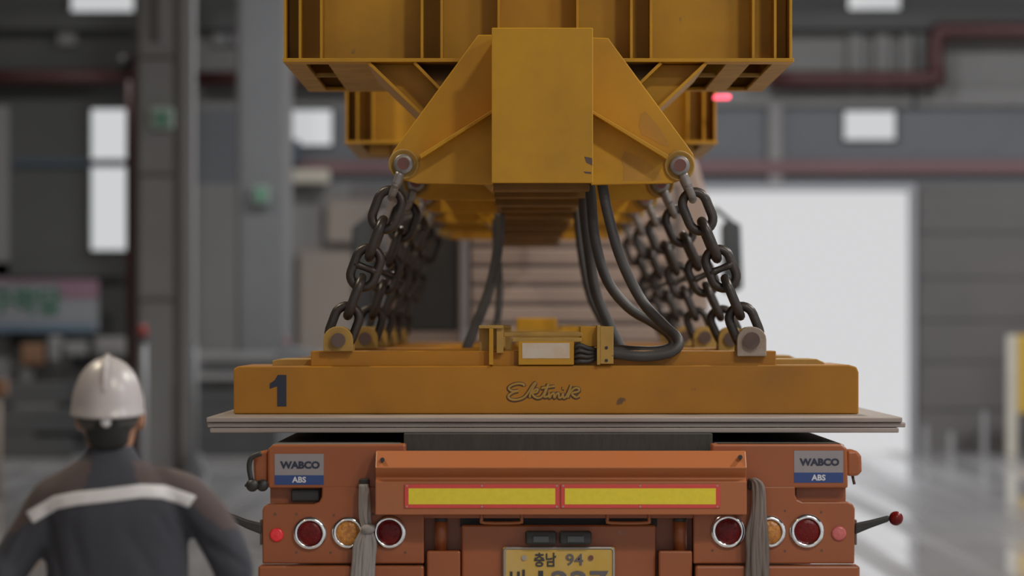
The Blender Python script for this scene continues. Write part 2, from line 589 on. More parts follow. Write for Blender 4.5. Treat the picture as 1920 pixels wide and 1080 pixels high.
# the far wall in horizontal courses, each with its own facing; side tones imitate light
courses = [(0.0, WZ(655, FW), 'clad_brown'), (WZ(655, FW), WZ(345, FW), 'clad_brown'), (WZ(345, FW), WZ(205, FW), 'clad'), (WZ(205, FW), WZ(25, FW), 'concrete'), (WZ(25, FW), ROOF, 'concrete_dark')]
wall_back = None
for ci, (z0, z1, mt) in enumerate(courses):
    xs = sorted({XL, XR, WX(655, FW), WX(365, FW), *[h[0] for h in holes], *[h[1] for h in holes]})
    zs = sorted({z0, z1, *[z for h in holes for z in (h[2], h[3]) if z0 < z < z1]})
    groups = {}
    for i in range(len(zs) - 1):
        zc = (zs[i] + zs[i + 1]) / 2
        run = None
        for j in range(len(xs) - 1):
            xc = (xs[j] + xs[j + 1]) / 2
            if any(h[0] < xc < h[1] and h[2] < zc < h[3] for h in holes):
                continue
            side = 'left' if xc < WX(365, FW) else ('middle' if xc < WX(655, FW) else 'right')
            groups.setdefault(side, []).append((xs[j], xs[j + 1], zs[i], zs[i + 1]))
    for side, rects in groups.items():
        m_ = mt
        if side == 'left':
            m_ = {'clad': 'concrete_dark', 'clad_brown': 'concrete_dark', 'concrete': 'concrete_dark', 'concrete_dark': 'concrete_dark'}[mt]  # darker facing stands in for the weaker light on the left
        if side == 'left' and ci == 0:
            m_ = 'clad_light'
        if side == 'middle' and ci in (0, 1):
            m_ = 'clad_light'
        if side == 'middle' and ci == 2:
            m_ = 'clad'
        mb = MB()
        for q in rects:
            mb.box(q[0], q[1], FW, FW + 0.25, q[2], q[3])
        bmesh.ops.remove_doubles(mb.bm, verts=mb.bm.verts, dist=1e-5)
        if wall_back is None:
            wall_back = structure('wall_back', mb, m_)
        else:
            o = mb.build('wall_course', m_, wall_back)

# windows: frame bars and panes
for k, h in enumerate(holes[:-1]):
    x0, x1, z0, z1 = h
    mb = MB()
    t = 0.03
    mb.box(x0 - t, x0, FW - 0.05, FW + 0.1, z0 - t, z1 + t).box(x1, x1 + t, FW - 0.05, FW + 0.1, z0 - t, z1 + t)
    mb.box(x0, x1, FW - 0.05, FW + 0.1, z0 - t, z0).box(x0, x1, FW - 0.05, FW + 0.1, z1, z1 + t)
    wn = structure('window_%d' % (k + 1), mb, 'concrete_dark')
    MB().box(x0, x1, FW + 0.05, FW + 0.06, z0, z1).build('window_pane', 'pane', wn)
d = holes[-1]
mb = MB()
mb.box(d[1], d[1] + 0.075, FW - 0.12, FW + 0.15, 0, d[3] + 0.1)
mb.box(d[0] - 0.1, d[0], FW - 0.12, FW + 0.15, 0, d[3] + 0.1)
mb.box(d[0], d[1], FW - 0.12, FW + 0.15, d[3], d[3] + 0.1)
structure('door_1', mb, 'jamb')

# wall rails and beams
structure('trim_1', MB().box(WX(556, FW), WX(2000, FW), FW - 0.14, FW, WZ(326, FW), WZ(301, FW)), 'rail_pink', label='faded red rail along the far wall above the open door')
structure('trim_2', MB().box(XL, WX(236, FW), FW - 0.08, FW, WZ(311, FW), WZ(299, FW)), 'rail_blue')
structure('trim_3', MB().box(XL, XR, FW - 0.3, FW, WZ(58, FW), WZ(26, FW)), 'concrete_dark')
structure('trim_4', MB().box(WX(660, FW), XR, FW - 0.1, FW, WZ(200, FW), WZ(168, FW)), 'concrete')
structure('trim_5', MB().box(XL, WX(240, FW), FW - 0.2, FW, WZ(520, FW), WZ(492, FW)), 'concrete_dark')
structure('trim_6', MB().box(WX(0, FW) - 1, WX(20, FW), FW - 0.2, FW, 0, WZ(200, FW)), 'column')
n = 7
for px in (1440, 1590, 1640, 1690, 1710):
    structure('trim_%d' % n, MB().box(WX(px, FW), WX(px + 26, FW), FW - 0.12, FW, WZ(200, FW) if px != 1440 else WZ(345, FW), WZ(64, FW) if px != 1440 else WZ(200, FW)), 'concrete' if px != 1440 else 'clad_light')
    n += 1
for px in (110, 400, 430):
    structure('trim_%d' % n, MB().box(WX(px, FW), WX(px + 34, FW), FW - 0.12, FW, WZ(85, FW), WZ(30, FW)), 'column')
    n += 1
# door-side cladding sheets on the right: each sheet of the wall stands a little proud of the next
zz = [0, 0.62, 1.3, 1.9, 2.5, 3.15, 3.74]
for i in range(len(zz) - 1):
    MB().box(WX(1722, FW), XR, FW - 0.03 - 0.025 * (i % 2), FW + 0.01, zz[i], zz[i + 1] - 0.02).build('cladding_sheet', 'clad_brown', wall_back)


# columns
def h_column(name, pxs, yb, y_top_px, flange='column', web='column', edge='column_edge'):
    a, b, c, d_ = pxs
    zt = ROOF
    o = structure(name, MB().box(WX(a, yb), WX(b, yb), yb + 0.02, yb + 0.5, 0, zt), flange)
    MB().box(WX(a, yb) - 0.05, WX(a, yb), yb - 0.03, yb + 0.5, 0, zt).build('column_flange', edge, o)
    MB().box(WX(b, yb), WX(c, yb), yb, yb + 0.45, 0, zt).build('column_flange', edge, o)
    MB().box(WX(c, yb), WX(d_, yb), yb + 0.05, yb + 0.5, 0, zt).build('column_flange', web, o)
    return o


col1 = h_column('column', (262, 326, 340, 361), 46.0, 0)
MB().box(WX(288, 46), WX(300, 46), 45.9, 46.05, WZ(78, 46), ROOF).build('column_rib', 'column_edge', col1)
for z in (2.1, 3.6, 5.0):
    MB().box(WX(262, 46), WX(326, 46), 45.985, 46.05, z, z + 0.03).build('column_seam', 'column_edge', col1)
MB().prism([(360, 850), (345, 905), (395, 905), (372, 850)], 45.7, 46.3, 46.0).build('column_foot', 'column_pale', col1)
col2 = structure('column.001', MB().box(WX(450, 52), WX(528, 52), 52, 52.5, 0, ROOF), 'column_pale')
MB().box(WX(528, 52), WX(545, 52), 52.1, 52.5, 0, ROOF).build('column_flange', 'column', col2)
MB().box(WX(444, 52), WX(450, 52), 51.95, 52.5, 0, ROOF).build('column_flange', 'column_edge', col2)

# lamps under the roof, and the added low fill
for i, (x, y, lz, p, c) in enumerate(LAMPS):
    ld = bpy.data.lights.new('bay_and_fill_light', 'AREA')
    ld.shape = 'DISK'
    ld.size = 1.0
    ld.energy = p
    ld.color = c
    lo = bpy.data.objects.new('bay_and_fill_light', ld)
    COL.objects.link(lo)
    lo.location = (x, y, lz)

# ------------------------------------------------------------------ pipes, signs, banner and stock along the far wall
PY = 54.6
r_ = 0.105
pipe = thing('fire_pipe', 'dark red pipe running along the left of the far wall and dropping beside the column', 'pipe', W(238, 144, PY))
MB().tube([W(-120, 144, PY), W(236, 144, PY)], r_, 12).build('pipe_run', 'pipe', pipe)
MB().tube([W(247, 104, 46.4), W(247, 300, 46.4), W(247, 900, 46.4)], 0.07, 12).build('pipe_drop', 'pipe', pipe)
MB().tube([W(358, 147, PY), W(700, 147, PY)], r_, 12).build('pipe_run', 'pipe', pipe)
MB().cyl(W(238, 104, 46.4), W(238, 132, 46.4), 0.1, 0.1, 14).build('pipe_joint', 'black', pipe)
pipe2 = thing('fire_pipe', 'dark red pipe stepping up and away above the open door', 'pipe', W(1755, 148, PY))
MB().tube([W(1440, 148, PY), W(1735, 148, PY), W(1752, 142, PY), W(1755, 128, PY), W(1755, 78, PY), W(1760, 64, PY), W(1775, 58, PY), W(2040, 58, PY)], 0.12, 12, sub=3).build('pipe_run', 'pipe', pipe2)
MB().cyl(W(1755, 160, PY), W(1755, 130, PY), 0.145, 0.145, 14).build('pipe_joint', 'pipe', pipe2)

for i, (px, py, hw, hh, Y, lab) in enumerate(((304, 223, 21, 20, 45.9, 'green and white exit sign fixed to the dark grey column'), (490, 365, 16, 17, 51.9, 'smaller green exit sign on the pale column'))):
    t = thing('exit_sign', lab, 'sign', W(px, py + hh, Y), 'green exit signs on the columns')
    MB().box(WX(px - hw, Y), WX(px + hw, Y), Y - 0.06, Y + 0.06, WZ(py + hh, Y), WZ(py - hh, Y)).build('sign_box', 'sign_pale', t, 0.02)
    g = MB().box(WX(px - hw * .55, Y), WX(px + hw * .5, Y), Y - 0.07, Y - 0.058, WZ(py + hh * .6, Y), WZ(py - hh * .6, Y)).build('sign_symbol', 'sign_green', t)

bn = thing('banner', 'pale cloth banner with green lettering, pink corner and blue lower edge', 'banner', W(60, 620, 54.4))
MB().box(WX(-120, 54.4), WX(185, 54.4), 54.4, 54.42, WZ(620, 54.4), WZ(524, 54.4)).build('banner_cloth', 'banner', bn)
MB().box(WX(112, 54.4), WX(185, 54.4), 54.385, 54.4, WZ(560, 54.4), WZ(524, 54.4)).build('banner_print', 'banner_pink', bn)
MB().box(WX(-120, 54.4), WX(112, 54.4), 54.385, 54.4, WZ(532, 54.4), WZ(524, 54.4)).build('banner_print', 'banner_pink', bn)
MB().box(WX(-120, 54.4), WX(178, 54.4), 54.385, 54.4, WZ(622, 54.4), WZ(606, 54.4)).build('banner_print', 'banner_blue', bn)
letters('banner_letters', '구착답', 'banner_green', bn, 0.40, W(48, 584, 54.38), 0.004, 0.012, sx=0.92)

wl = MB().box(WX(530, 54.6), WX(618, 54.6), 54.5, 54.9, WZ(345, 54.6), WZ(317, 54.6)).build('wall_lamp', 'cream', None, 0.05)
tag(wl, 'cream wall lamp housing on the far wall below the white window', 'lamp')
bl = MB().box(WX(537, 54.7), WX(562, 54.7), 54.6, 54.95, WZ(308, 54.7), WZ(262, 54.7)).build('ventilator_box', 'rail_blue', None, 0.03)
tag(bl, 'small blue box fixed over the corner of the wall window', 'box')
b_ = MB().box(WX(560, 54.8), WX(662, 54.8), 54.75, 54.99, 0, WZ(470, 54.8)).build('door_shutter', 'brown_panel', None, 0.02)
tag(b_, 'brown grey shutter panel low on the far wall beside the pale column', 'shutter')
b_ = MB().box(WX(612, 54.8), WX(720, 54.8), 54.75, 54.99, WZ(455, 54.8), WZ(375, 54.8)).build('wall_panel_board', 'brown_panel', None, 0.02)
tag(b_, 'square brown grey board high on the far wall over the shutter', 'board')


def stack(x0, x1, y, d, levels, lab):
    """Sheets lying flat on bearers: (z0, z1, pale, dx0, dx1)."""
    t = thing('steel_sheet_stack', lab, 'steel stack', (((x0 + x1) / 2), y, 0), 'stacks of steel sheet stored along the wall')
    for (z0, z1, kind, a, b) in levels:
        MB().box(x0 + a, x1 + b, y + random.uniform(-.05, .05), y + d, z0, z1).build('sheet_bundle' if kind == 'd' else 'bearer', 'stack' if kind == 'd' else 'stack_pale', t, 0.01)
    return t


stack(WX(-60, 50), WX(150, 50), 50, 2.0, [(0, .1, 'p', 0, 0), (.1, .36, 'd', .1, -.1), (.36, .42, 'p', .4, -.6), (.42, .74, 'd', 0, .05), (.74, .80, 'p', .6, -.3), (.80, 1.06, 'd', .2, -.2)], 'dark steel sheet stack behind the worker at the frame edge')
stack(WX(120, 53.2), WX(236, 53.2), 53.2, 1.5, [(0, .12, 'p', 0, 0), (.12, .55, 'd', 0, 0), (.55, .62, 'p', .1, -.1), (.62, 1.0, 'd', 0, 0), (1.0, 1.22, 'p', -.3, 0), (1.22, 1.40, 'd', .1, 0)], 'tall dark steel sheet stack beside the brown pipe, hidden by the helmet')
stack(WX(366, 50), WX(620, 50), 50, 1.6, [(0, .1, 'p', 0, 0), (.1, 1.10, 'd', .02, 0), (1.10, 1.19, 'p', 0, 0), (1.19, 1.36, 'd', .1, -.6), (1.36, 1.46, 'p', 0, .05)], 'dark steel sheet stack between the dark column and the yellow lifting bar')
for (px, py, wd, hg, mt, lab) in ((60, 665, 46, 42, 'orange_dull', 'dull orange machine box on the stacked sheets'), (100, 655, 24, 50, 'stack_pale', 'pale sack standing beside the orange machine box'), (140, 655, 44, 28, 'stack_pale', 'pale bundle left of the helmet crest against the wall'), (205, 650, 60, 36, 'clad_light', 'grey bundle directly over the helmet against the wall')):
    Y = 52.4
    o = MB().box(WX(px - wd / 2, Y), WX(px + wd / 2, Y), Y, Y + 0.6, 0 if py > 700 else WZ(py + hg / 2, Y), WZ(py - hg / 2, Y)).build('machine_box' if 'machine box on' in lab else 'bundle', mt, None, 0.05)
    tag(o, lab, 'box' if 'machine box on' in lab else 'bundle')
rk = thing('storage_shelf', 'low grey shelf along the far wall carrying bundles', 'shelf', (WX(110, 53), 53, 0))
MB().box(WX(-40, 53), WX(70, 53), 52.95, 53.7, WZ(690, 53), WZ(683, 53)).build('shelf_board', 'stack_pale', rk)
for px in (-36, 20, 62):
    MB().box(WX(px, 53), WX(px + 5, 53), 53.0, 53.6, 0, WZ(690, 53)).build('leg', 'column', rk)

# slim poles and posts
po = thing('beacon_pole', 'thin white pole with a red cap beside the dark column', 'pole', (WX(270, 44.5), 44.5, 0))
MB().cyl((WX(270, 44.5), 44.5, 0), W(270, 640, 44.5), 0.034, 0.034, 12).build('pole', 'pole_white', po)
MB().cyl(W(268, 641, 44.5), W(268, 630, 44.5), 0.062, 0.062, 14).build('collar', 'black', po)
MB().lathe(W(268, 630, 44.5), (0, 0, 1), [(0, .06), (.09, .06), (.12, .045), (.13, 0)], 16).build('cap', 'cap_red', po)
pw = thing('guard_post', 'white guard post in front of the column foot', 'post', (WX(364, 45), 45, 0))
MB().cyl((WX(364, 45), 45, 0), W(364, 648, 45), 0.045, 0.045, 12).build('pole', 'column_pale', pw)
MB().ball(W(364, 648, 45), 0.045).build('cap', 'column_pale', pw)
ob = thing('bollard', 'orange topped post at the frame edge behind the worker', 'post', (WX(2, 40), 40, 0))
MB().box(WX(-30, 40), WX(12, 40), 40, 40.25, WZ(741, 40), WZ(712, 40)).build('cap', 'orange_dull', ob, 0.02)
MB().cyl((WX(-8, 40), 40.12, 0), W(-8, 741, 40) + Vector((0, .12, 0)), 0.05, 0.05, 12).build('pole', 'brown_panel', ob)
yp = thing('guard_rail', 'cream and yellow guard post standing by the right hand wall', 'post', (WX(1895, 54), 54, 0))
MB().box(WX(1886, 53.5), WX(1906, 53.5), 53.4, 53.55, 0, WZ(628, 53.5)).build('post', 'cream', yp, 0.02)
MB().box(WX(1906, 53.5), WX(1990, 53.5), 53.5, 53.6, WZ(775, 53.5), WZ(628, 53.5)).build('panel', 'post_yellow', yp, 0.02)
MB().box(WX(1975, 53.5), WX(1990, 53.5), 53.4, 53.5, 0, WZ(628, 53.5)).build('post', 'cream', yp, 0.02)
for (px, pt, lab) in ((1735, 800, 'short grey marker post beside the open door jamb'), (1846, 772, 'short grey marker post near the yellow guard post'), (1783, 812, 'lowest grey marker post midway along the wall')):
    o = MB().lathe((WX(px, 54), 54, 0), (0, 0, 1), [(0, .09), (.02, .09), (.03, .05), (WZ(pt, 54), .045), (WZ(pt, 54) + .03, 0)], 12).build('marker_post', 'column', None)
    tag(o, lab, 'post')
wc = thing('equipment_cabinet', 'white cabinet with a small red lamp behind the lifting bars', 'cabinet', (WX(570, 48), 48, 0))
MB().extrude([(WX(518, 48), 48, 0), (WX(640, 48), 48, 0), (WX(640, 48), 48, WZ(672, 48)), (WX(540, 48), 48, WZ(648, 48)), (WX(518, 48), 48, WZ(648, 48))], (0, .6, 0)).build('body', 'column_pale', wc, 0.02)
MB().ball(W(535, 642, 48) + Vector((0, .3, 0)), 0.06).build('lamp_dome', 'rail_pink', wc)

# ------------------------------------------------------------------ tractor cab at the far end of the trailer
CY = 31.0
tr = thing('tractor_cab', 'beige lorry cab with ribbed rear wall beyond the lifting bars', 'lorry', (WX(1027, CY), CY, 0))
x0, x1 = WX(727, CY), WX(1330, CY)
zt = WZ(268, CY)
sec = [(x0, 0.75), (x0, zt - 0.5), (x0 + 0.12, zt - .12), (x0 + 0.4, zt), (x1 - 0.4, zt), (x1 - 0.1, zt - .15), (x1, zt - .5), (x1, 0.75)]
MB().extrude([(p[0], CY, p[1]) for p in sec], (0, 2.1, 0)).build('cab_shell', 'cab', tr, 0.04)
for k in range(8):
    z = WZ(625 - 36 * k, CY)
    MB().box(WX(884, CY), WX(1262, CY), CY - 0.05, CY, z - .062, z + .062).build('rear_rib', 'cab', tr, 0.012)
MB().box(WX(868, CY), WX(1276, CY), CY - 0.02, CY, WZ(645, CY), WZ(345, CY)).build('rear_wall', 'cab_rib', tr)
MB().box(WX(862, CY), WX(878, CY), CY - 0.07, CY, WZ(645, CY), WZ(345, CY)).build('rear_post', 'sticker', tr, 0.01)
MB().box(WX(740, CY), WX(858, CY), CY - 0.03, CY, WZ(620, CY), WZ(330, CY)).build('side_window', 'black', tr, 0.02)
for sgn, pxs in ((1, [(1352, 424), (1362, 412), (1388, 420), (1393, 540), (1372, 552), (1356, 548)]), (-1, [(704, 610), (690, 604), (661, 596), (660, 425), (690, 405), (704, 412)])):
    mi = MB().prism(pxs, CY + .25, CY + .43, CY + .3).build('mirror', 'mirror', tr, 0.02)
    if sgn > 0:
        MB().tube([W(1322, 400, CY + .35), W(1342, 392, CY + .35), W(1380, 424, CY + .35)], .02, 8).build('mirror_arm', 'black', mi)
    else:
        MB().tube([W(735, 380, CY + .35), W(712, 384, CY + .35), W(690, 410, CY + .35)], .02, 8).build('mirror_arm', 'black', mi)
MB().box(WX(800, CY), WX(1250, CY), CY - 1.3, CY + 2.0, .62, .86).build('chassis', 'black', tr)
for yy in (CY - .9, CY + 1.4):
    for px in (745, 1310):
        xx = WX(px, CY)
        s_ = 1 if px > 1000 else -1
        MB().lathe((xx - s_ * .32, yy, .5), (s_, 0, 0), [(0, .2), (0, .46), (.04, .5), (.28, .5), (.32, .46), (.32, .28), (.24, .26), (.24, .01)], 28).build('wheel', 'tyre', tr)

# ------------------------------------------------------------------ trailer
TY = 16.0
XT0, XT1 = WX(487, TY), WX(1610, TY)
XC = (XT0 + XT1) / 2
ZD, ZR = 1.262, WZ(833, TY)
tl = thing('flatbed_trailer', 'orange flatbed lorry trailer seen from its rear end', 'trailer', (XC, TY, 0))
MB().box(WX(510, TY), WX(1585, TY), TY + .3, 28.9, 1.06, ZD).build('deck', 'deck', tl)
for a, b, mt in ((508, 752, 'deck'), (1342, 1585, 'deck')):
    MB().box(WX(a, TY), WX(b, TY), TY + .03, 28.9, ZD, ZR).build('deck_rail', mt, tl, .01)
for a in (505, 1555):
    MB().box(WX(a, TY), WX(a + 32, TY), TY + .31, 28.9, 1.0, ZR - .02).build('side_beam', 'orange', tl)
# upper rear beam, one box each side of the bumper
MB().prism([(502, 915), (502, 842), (512, 834), (760, 833), (760, 915)], TY, TY + .16).build('rear_beam', 'orange', tl, .008)
MB().prism([(1335, 915), (1335, 833), (1578, 833), (1588, 840), (1590, 915)], TY, TY + .16).build('rear_beam', 'orange', tl, .008)
MB().box(WX(760, TY), WX(1335, TY), TY + .02, TY + .16, 1.0, 1.25).build('rear_beam', 'orange', tl)
# corner blocks
MB().prism([(476, 905), (474, 856), (482, 849), (503, 845), (503, 905)], TY + .02, TY + .25, TY).build('corner_block', 'orange', tl, .01)
cb = MB().prism([(1588, 893), (1588, 846), (1608, 845), (1616, 856), (1617, 884), (1610, 893)], TY + .02, TY + .25, TY).build('corner_block', 'orange', tl, .012)
MB().tube([W(1598, 890, TY + .1), W(1602, 908, TY + .1)], .006, 8).build('pin', 'bolt_dark', cb)
co = MB().tube([W(490, 850, TY - .02), W(472, 858, TY - .02), W(467, 875, TY - .02), W(471, 900, TY - .02)], .011, 10, sub=4).build('air_hose', 'black', tl)
MB().ball(W(473, 910, TY - .02), .027).ball(W(492, 910, TY - .01), .026).cyl(W(473, 910, TY - .02), W(492, 910, TY - .01), .016).cyl(W(459, 910, TY - .02), W(473, 910, TY - .02), .006).build('coupling', 'black', co, weld=False)
# lamp panels
MB().prism([(492, 1057), (492, 956), (496, 948), (504, 945), (588, 945), (598, 941), (603, 932), (604, 912), (795, 912), (795, 1057)], TY, TY + .05).build('lamp_panel', 'orange', tl, .006)
MB().prism([(1300, 1057), (1300, 912), (1491, 912), (1491, 928), (1495, 937), (1504, 941), (1590, 941), (1599, 945), (1603, 954), (1602, 1057)], TY, TY + .05).build('lamp_panel', 'orange', tl, .006)
MB().box(WX(505, TY), WX(598, TY), TY + .06, TY + .1, WZ(945, TY), WZ(912, TY)).build('recess_plate', 'orange', tl)
MB().box(WX(545, TY), WX(598, TY), TY + .03, TY + .06, WZ(941, TY), WZ(918, TY)).build('recess_block', 'black', tl, .006)
MB().box(WX(1495, TY), WX(1588, TY), TY + .06, TY + .1, WZ(945, TY), WZ(912, TY)).build('recess_plate', 'orange', tl)
for px, s_ in ((489, 0), (1604, 1)):
    MB().box(WX(px - 2, TY), WX(px + 3, TY), TY + .01, TY + .06, WZ(1022, TY), WZ(975, TY)).build('edge_hinge', 'bolt_dark', tl, .003)
# lower rail
MB().box(WX(485, TY), WX(795, TY), TY - .03, TY + .1, .55, WZ(1060, TY)).build('lower_rail', 'orange', tl, .01)
MB().box(WX(1303, TY), WX(1611, TY), TY - .03, TY + .1, .55, WZ(1060, TY)).build('lower_rail', 'orange', tl, .01)
# bumper bar with its folded profile
BY = TY - .14
zt_, z2, z3, zb = WZ(847, BY), WZ(877, BY), WZ(901, BY), WZ(965, BY)
prof = [(BY + .075, zt_), (BY - .0, z2), (BY + .035, z3 + .012), (BY + .035, z3 + .004), (BY, z3 - .004), (BY, zb), (BY + .02, zb), (BY + .13, zb + .01), (BY + .13, zt_)]
xa, xb = WX(704, BY), WX(1400, BY)
bar = MB().extrude([(xa, p[0], p[1]) for p in prof], (xb - xa, 0, 0)).build('bumper_bar', 'orange_bar', tl, .003)
for px, py in ((717, 862), (1388, 857)):
    MB().cyl(W(px, py, BY + .012), W(px, py, BY + .05), .0095, .0095, 14).build('bolt', 'black', bar)
for a, b in ((758, 1049), (1051, 1350)):
    bd = MB().box(WX(a, BY), WX(b, BY), BY - .006, BY, WZ(953, BY), WZ(908, BY)).build('marker_board', 'board_red', tl, .003)
    MB().box(WX(a + 8, BY), WX(b - 8, BY), BY - .008, BY - .004, WZ(945.5, BY), WZ(915.5, BY)).build('marker_face', 'board_yellow', bd)
    for px in (a + 5, (a + b) / 2, b - 5):
        for py in (911, 950):
            MB().cyl(W(px, py, BY - .009), W(px, py, BY - .005), .004, .004, 8).build('rivet', 'plate_rim', bd)
# recesses either side of the number plate
for (a, b, ra, rb) in ((795, 865, 815, 838), (1230, 1300, 1263, 1288)):
    MB().box(WX(a, TY), WX(b, TY), TY + .12, TY + .16, .55, 1.05).build('recess_back', 'orange', tl)
    MB().cyl(W((ra + rb) / 2, 966, TY + .06), W((ra + rb) / 2, 1034, TY + .06), (rb - ra) / 2 / 450, None, 16).build('hinge_pin', 'orange', tl)
    MB().cyl(W((ra + rb) / 2, 968, TY + .059), W((ra + rb) / 2, 978, TY + .059), (rb - ra) / 2 / 450 + .002, None, 16).build('hinge_band', 'black', tl)
    MB().box(WX(a + 5, TY), WX(b - 2, TY), TY + .0, TY + .12, .55, WZ(1033, TY)).build('hinge_block', 'orange', tl, .008)
# centre panel with handles and plate lamps
MB().box(WX(865, TY), WX(1230, TY), TY + .04, TY + .08, .55, WZ(985, TY)).build('centre_panel', 'orange', tl, .008)
MB().box(WX(862, TY), WX(1234, TY), TY + .1, TY + .12, WZ(990, TY), 1.05).build('gap_shade_plate', 'black', tl)  # black sheet stands in for the shade inside the open gap
for a, b in ((903, 978), (1139, 1217)):
    MB().tube([W(a, 960, TY + .02), W(a, 974, TY + .02), W(a + 5, 980, TY + .02), W(b - 5, 980, TY + .02), W(b, 974, TY + .02), W(b, 960, TY + .02)], .0075, 8, sub=3).build('handle', 'orange_bar', tl)
for a, b in ((985, 1043), (1049, 1109)):
    o = MB().box(WX(a, TY), WX(b, TY), TY - .02, TY + .045, WZ(1021, TY), WZ(996, TY)).build('plate_lamp', 'black', tl, .01, 3)
    MB().box(WX(a + 14, TY), WX(b - 14, TY), TY - .024, TY - .015, WZ(1017, TY), WZ(1004, TY)).build('plate_lamp_lens', 'mirror', o, .003)
PLY = TY + .02
pl = MB().box(WX(942, PLY), WX(1153, PLY), PLY - .0, PLY + .02, WZ(1125, PLY), WZ(1025, PLY)).build('number_plate', 'plate_yellow', tl, .012, 3)
rim = [W(947, 1030, PLY - .001), W(1148, 1030, PLY - .001), W(1148, 1120, PLY - .001), W(947, 1120, PLY - .001)]
MB().tube([W(950, 1027.5, PLY), W(1146, 1027.5, PLY), W(1150.5, 1032, PLY), W(1150.5, 1118, PLY), W(1146, 1122.5, PLY), W(950, 1122.5, PLY), W(945.5, 1118, PLY), W(945.5, 1032, PLY)], .0062, 8, loop=True).build('plate_rim', 'plate_rim', pl)
letters('plate_letters', '충남', 'ink_black', pl, .062, W(1022, 1060, PLY - .002), .002, .0012, sx=.82)
letters('plate_letters', '94', 'ink_grey', pl, .067, W(1077, 1059.5, PLY - .002), .002, .001, sx=1.12)
letters('plate_letters', '바', 'ink_black', pl, .105, W(972, 1108, PLY - .002), .002, .002, sx=.85)
letters('plate_letters', '1', 'ink_black', pl, .125, W(1014, 1110, PLY - .002), .002, .003, sx=1.1)
letters('plate_letters', '227', 'ink_grey', pl, .125, W(1086, 1110, PLY - .002), .002, .002, sx=1.28)
for px, mt in ((983, 'plate_rim'), (1108, 'bolt_red')):
    MB().cyl(W(px, 1046, PLY - .006), W(px, 1046, PLY), .011, .011, 14).build('plate_screw', mt, pl)


def round_lamp(px, py, r, lens, name='rear_lamp'):
    c = W(px, py, TY)
    R = r / 450.0
    o = MB().lathe(c + Vector((0, .0, 0)), (0, -1, 0), [(-.02, R), (.005, R), (.012, R * .97), (.017, R * .85), (.0175, R * .76), (.014, R * .73), (-.02, R * .70)], 40).build(name, 'chrome', tl)
    MB().lathe(c, (0, -1, 0), [(-.02, R * .73), (.004, R * .73), (.010, R * .62), (.013, R * .4), (.014, .001)], 36).build('lens', lens, o)
    for k in range(6):
        a = k * PI / 3 + .4
        MB().ball(c + Vector((math.cos(a) * R * .42, -.012, math.sin(a) * R * .42)), R * .07, R * .03, R * .07, 8, 6).build('bulb', lens, o)
    return o


round_lamp(581, 1000, 32, 'lens_red')
round_lamp(653, 999, 31, 'lens_amber')
round_lamp(730, 998, 32, 'lens_red')
round_lamp(1365, 996, 33, 'lens_red')
round_lamp(1443, 997, 31, 'lens_amber')
round_lamp(1513, 996, 33, 'lens_red')
for px, py, r, mt in ((519, 1003, 13, 'lens_red_bright'), (1573, 1000, 14, 'lens_pink')):
    R = r / 450
    o = MB().lathe(W(px, py, TY), (0, -1, 0), [(-.01, R), (.006, R), (.012, R * .75), (.009, R * .45), (.014, R * .2), (.014, .001)], 24).build('side_reflector', mt, tl)
    o['label'] = 'small round red reflector'
for cx, cy in ((516, 964), (556, 964), (626, 966), (700, 964), (556, 1036), (620, 1036), (760, 1036), (1392, 964), (1472, 958), (1540, 960), (1336, 1032), (1472, 1033), (1541, 1032)):
    MB().cyl(W(cx, cy, TY - .003), W(cx, cy, TY + .01), .0048, .0048, 8).build('rivet', 'bolt_dark', tl)
# stickers
for (a, b, c_, d_, e) in ((515, 607, 851, 891, 909), (1489, 1581, 845, 886, 905)):
    st = MB().box(WX(a, TY), WX(b, TY), TY - .002, TY, WZ(d_, TY), WZ(c_, TY)).build('sticker', 'sticker', tl)
    sb = MB().box(WX(a, TY), WX(b, TY), TY - .002, TY, WZ(e, TY), WZ(d_, TY)).build('sticker', 'sticker_blue', tl)
    sb['label'] = 'blue lower half of sticker'
    letters('sticker_letters', 'WABCO', 'ink_navy', st, .0395, W((a + b) / 2 + 2, (c_ + d_) / 2 + 7, TY - .003), .0006, .0020, sx=1.08)
    letters('sticker_letters', 'ABS', 'ink_white', sb, .033, W((a + b) / 2, e - 4.5, TY - .003), .0006, .0010, sx=1.02)
# marker lamp arms
for side, P in ((1, [(1603, 992, 21), (1632, 983, 15), (1668, 972, 11)]), (-1, [(490, 992, 21), (462, 983, 17), (415, 962, 11)])):
    poly_t = [(p[0], p[1] - p[2] / 2) for p in P]
    poly_b = [(p[0], p[1] + p[2] / 2) for p in P][::-1]
    ar = MB().prism(poly_t + poly_b, TY + .0, TY + .035).build('marker_arm', 'black', tl, .008)
    e = P[-1]
    MB().ball(W(e[0] + side * 12, e[1] + 0, TY + .017), .03, .034, .03, 18, 12).build('marker_lens', 'lens_red', ar)
# running gear
for a in (850, 1230):
    MB().box(WX(a - 20, TY), WX(a + 20, TY), TY + .31, 29.2, .78, 1.06).build('chassis_beam', 'orange', tl)
for yy in (18.4, 19.75, 21.1):
    MB().cyl((XC - 1.0, yy, .5), (XC + 1.0, yy, .5), .07).build('axle', 'black', tl)
    MB().box(XC - .5, XC - .38, yy - .2, yy + .2, .5, .8).box(XC + .38, XC + .5, yy - .2, yy + .2, .5, .8).build('spring', 'black', tl)
    for s_ in (-1, 1):
        MB().lathe((XC + s_ * .7, yy, .5), (s_, 0, 0), [(0, .2), (0, .46), (.04, .5), (.46, .5), (.5, .46), (.5, .28), (.42, .26), (.42, .01)], 28).build('wheel', 'tyre', tl)


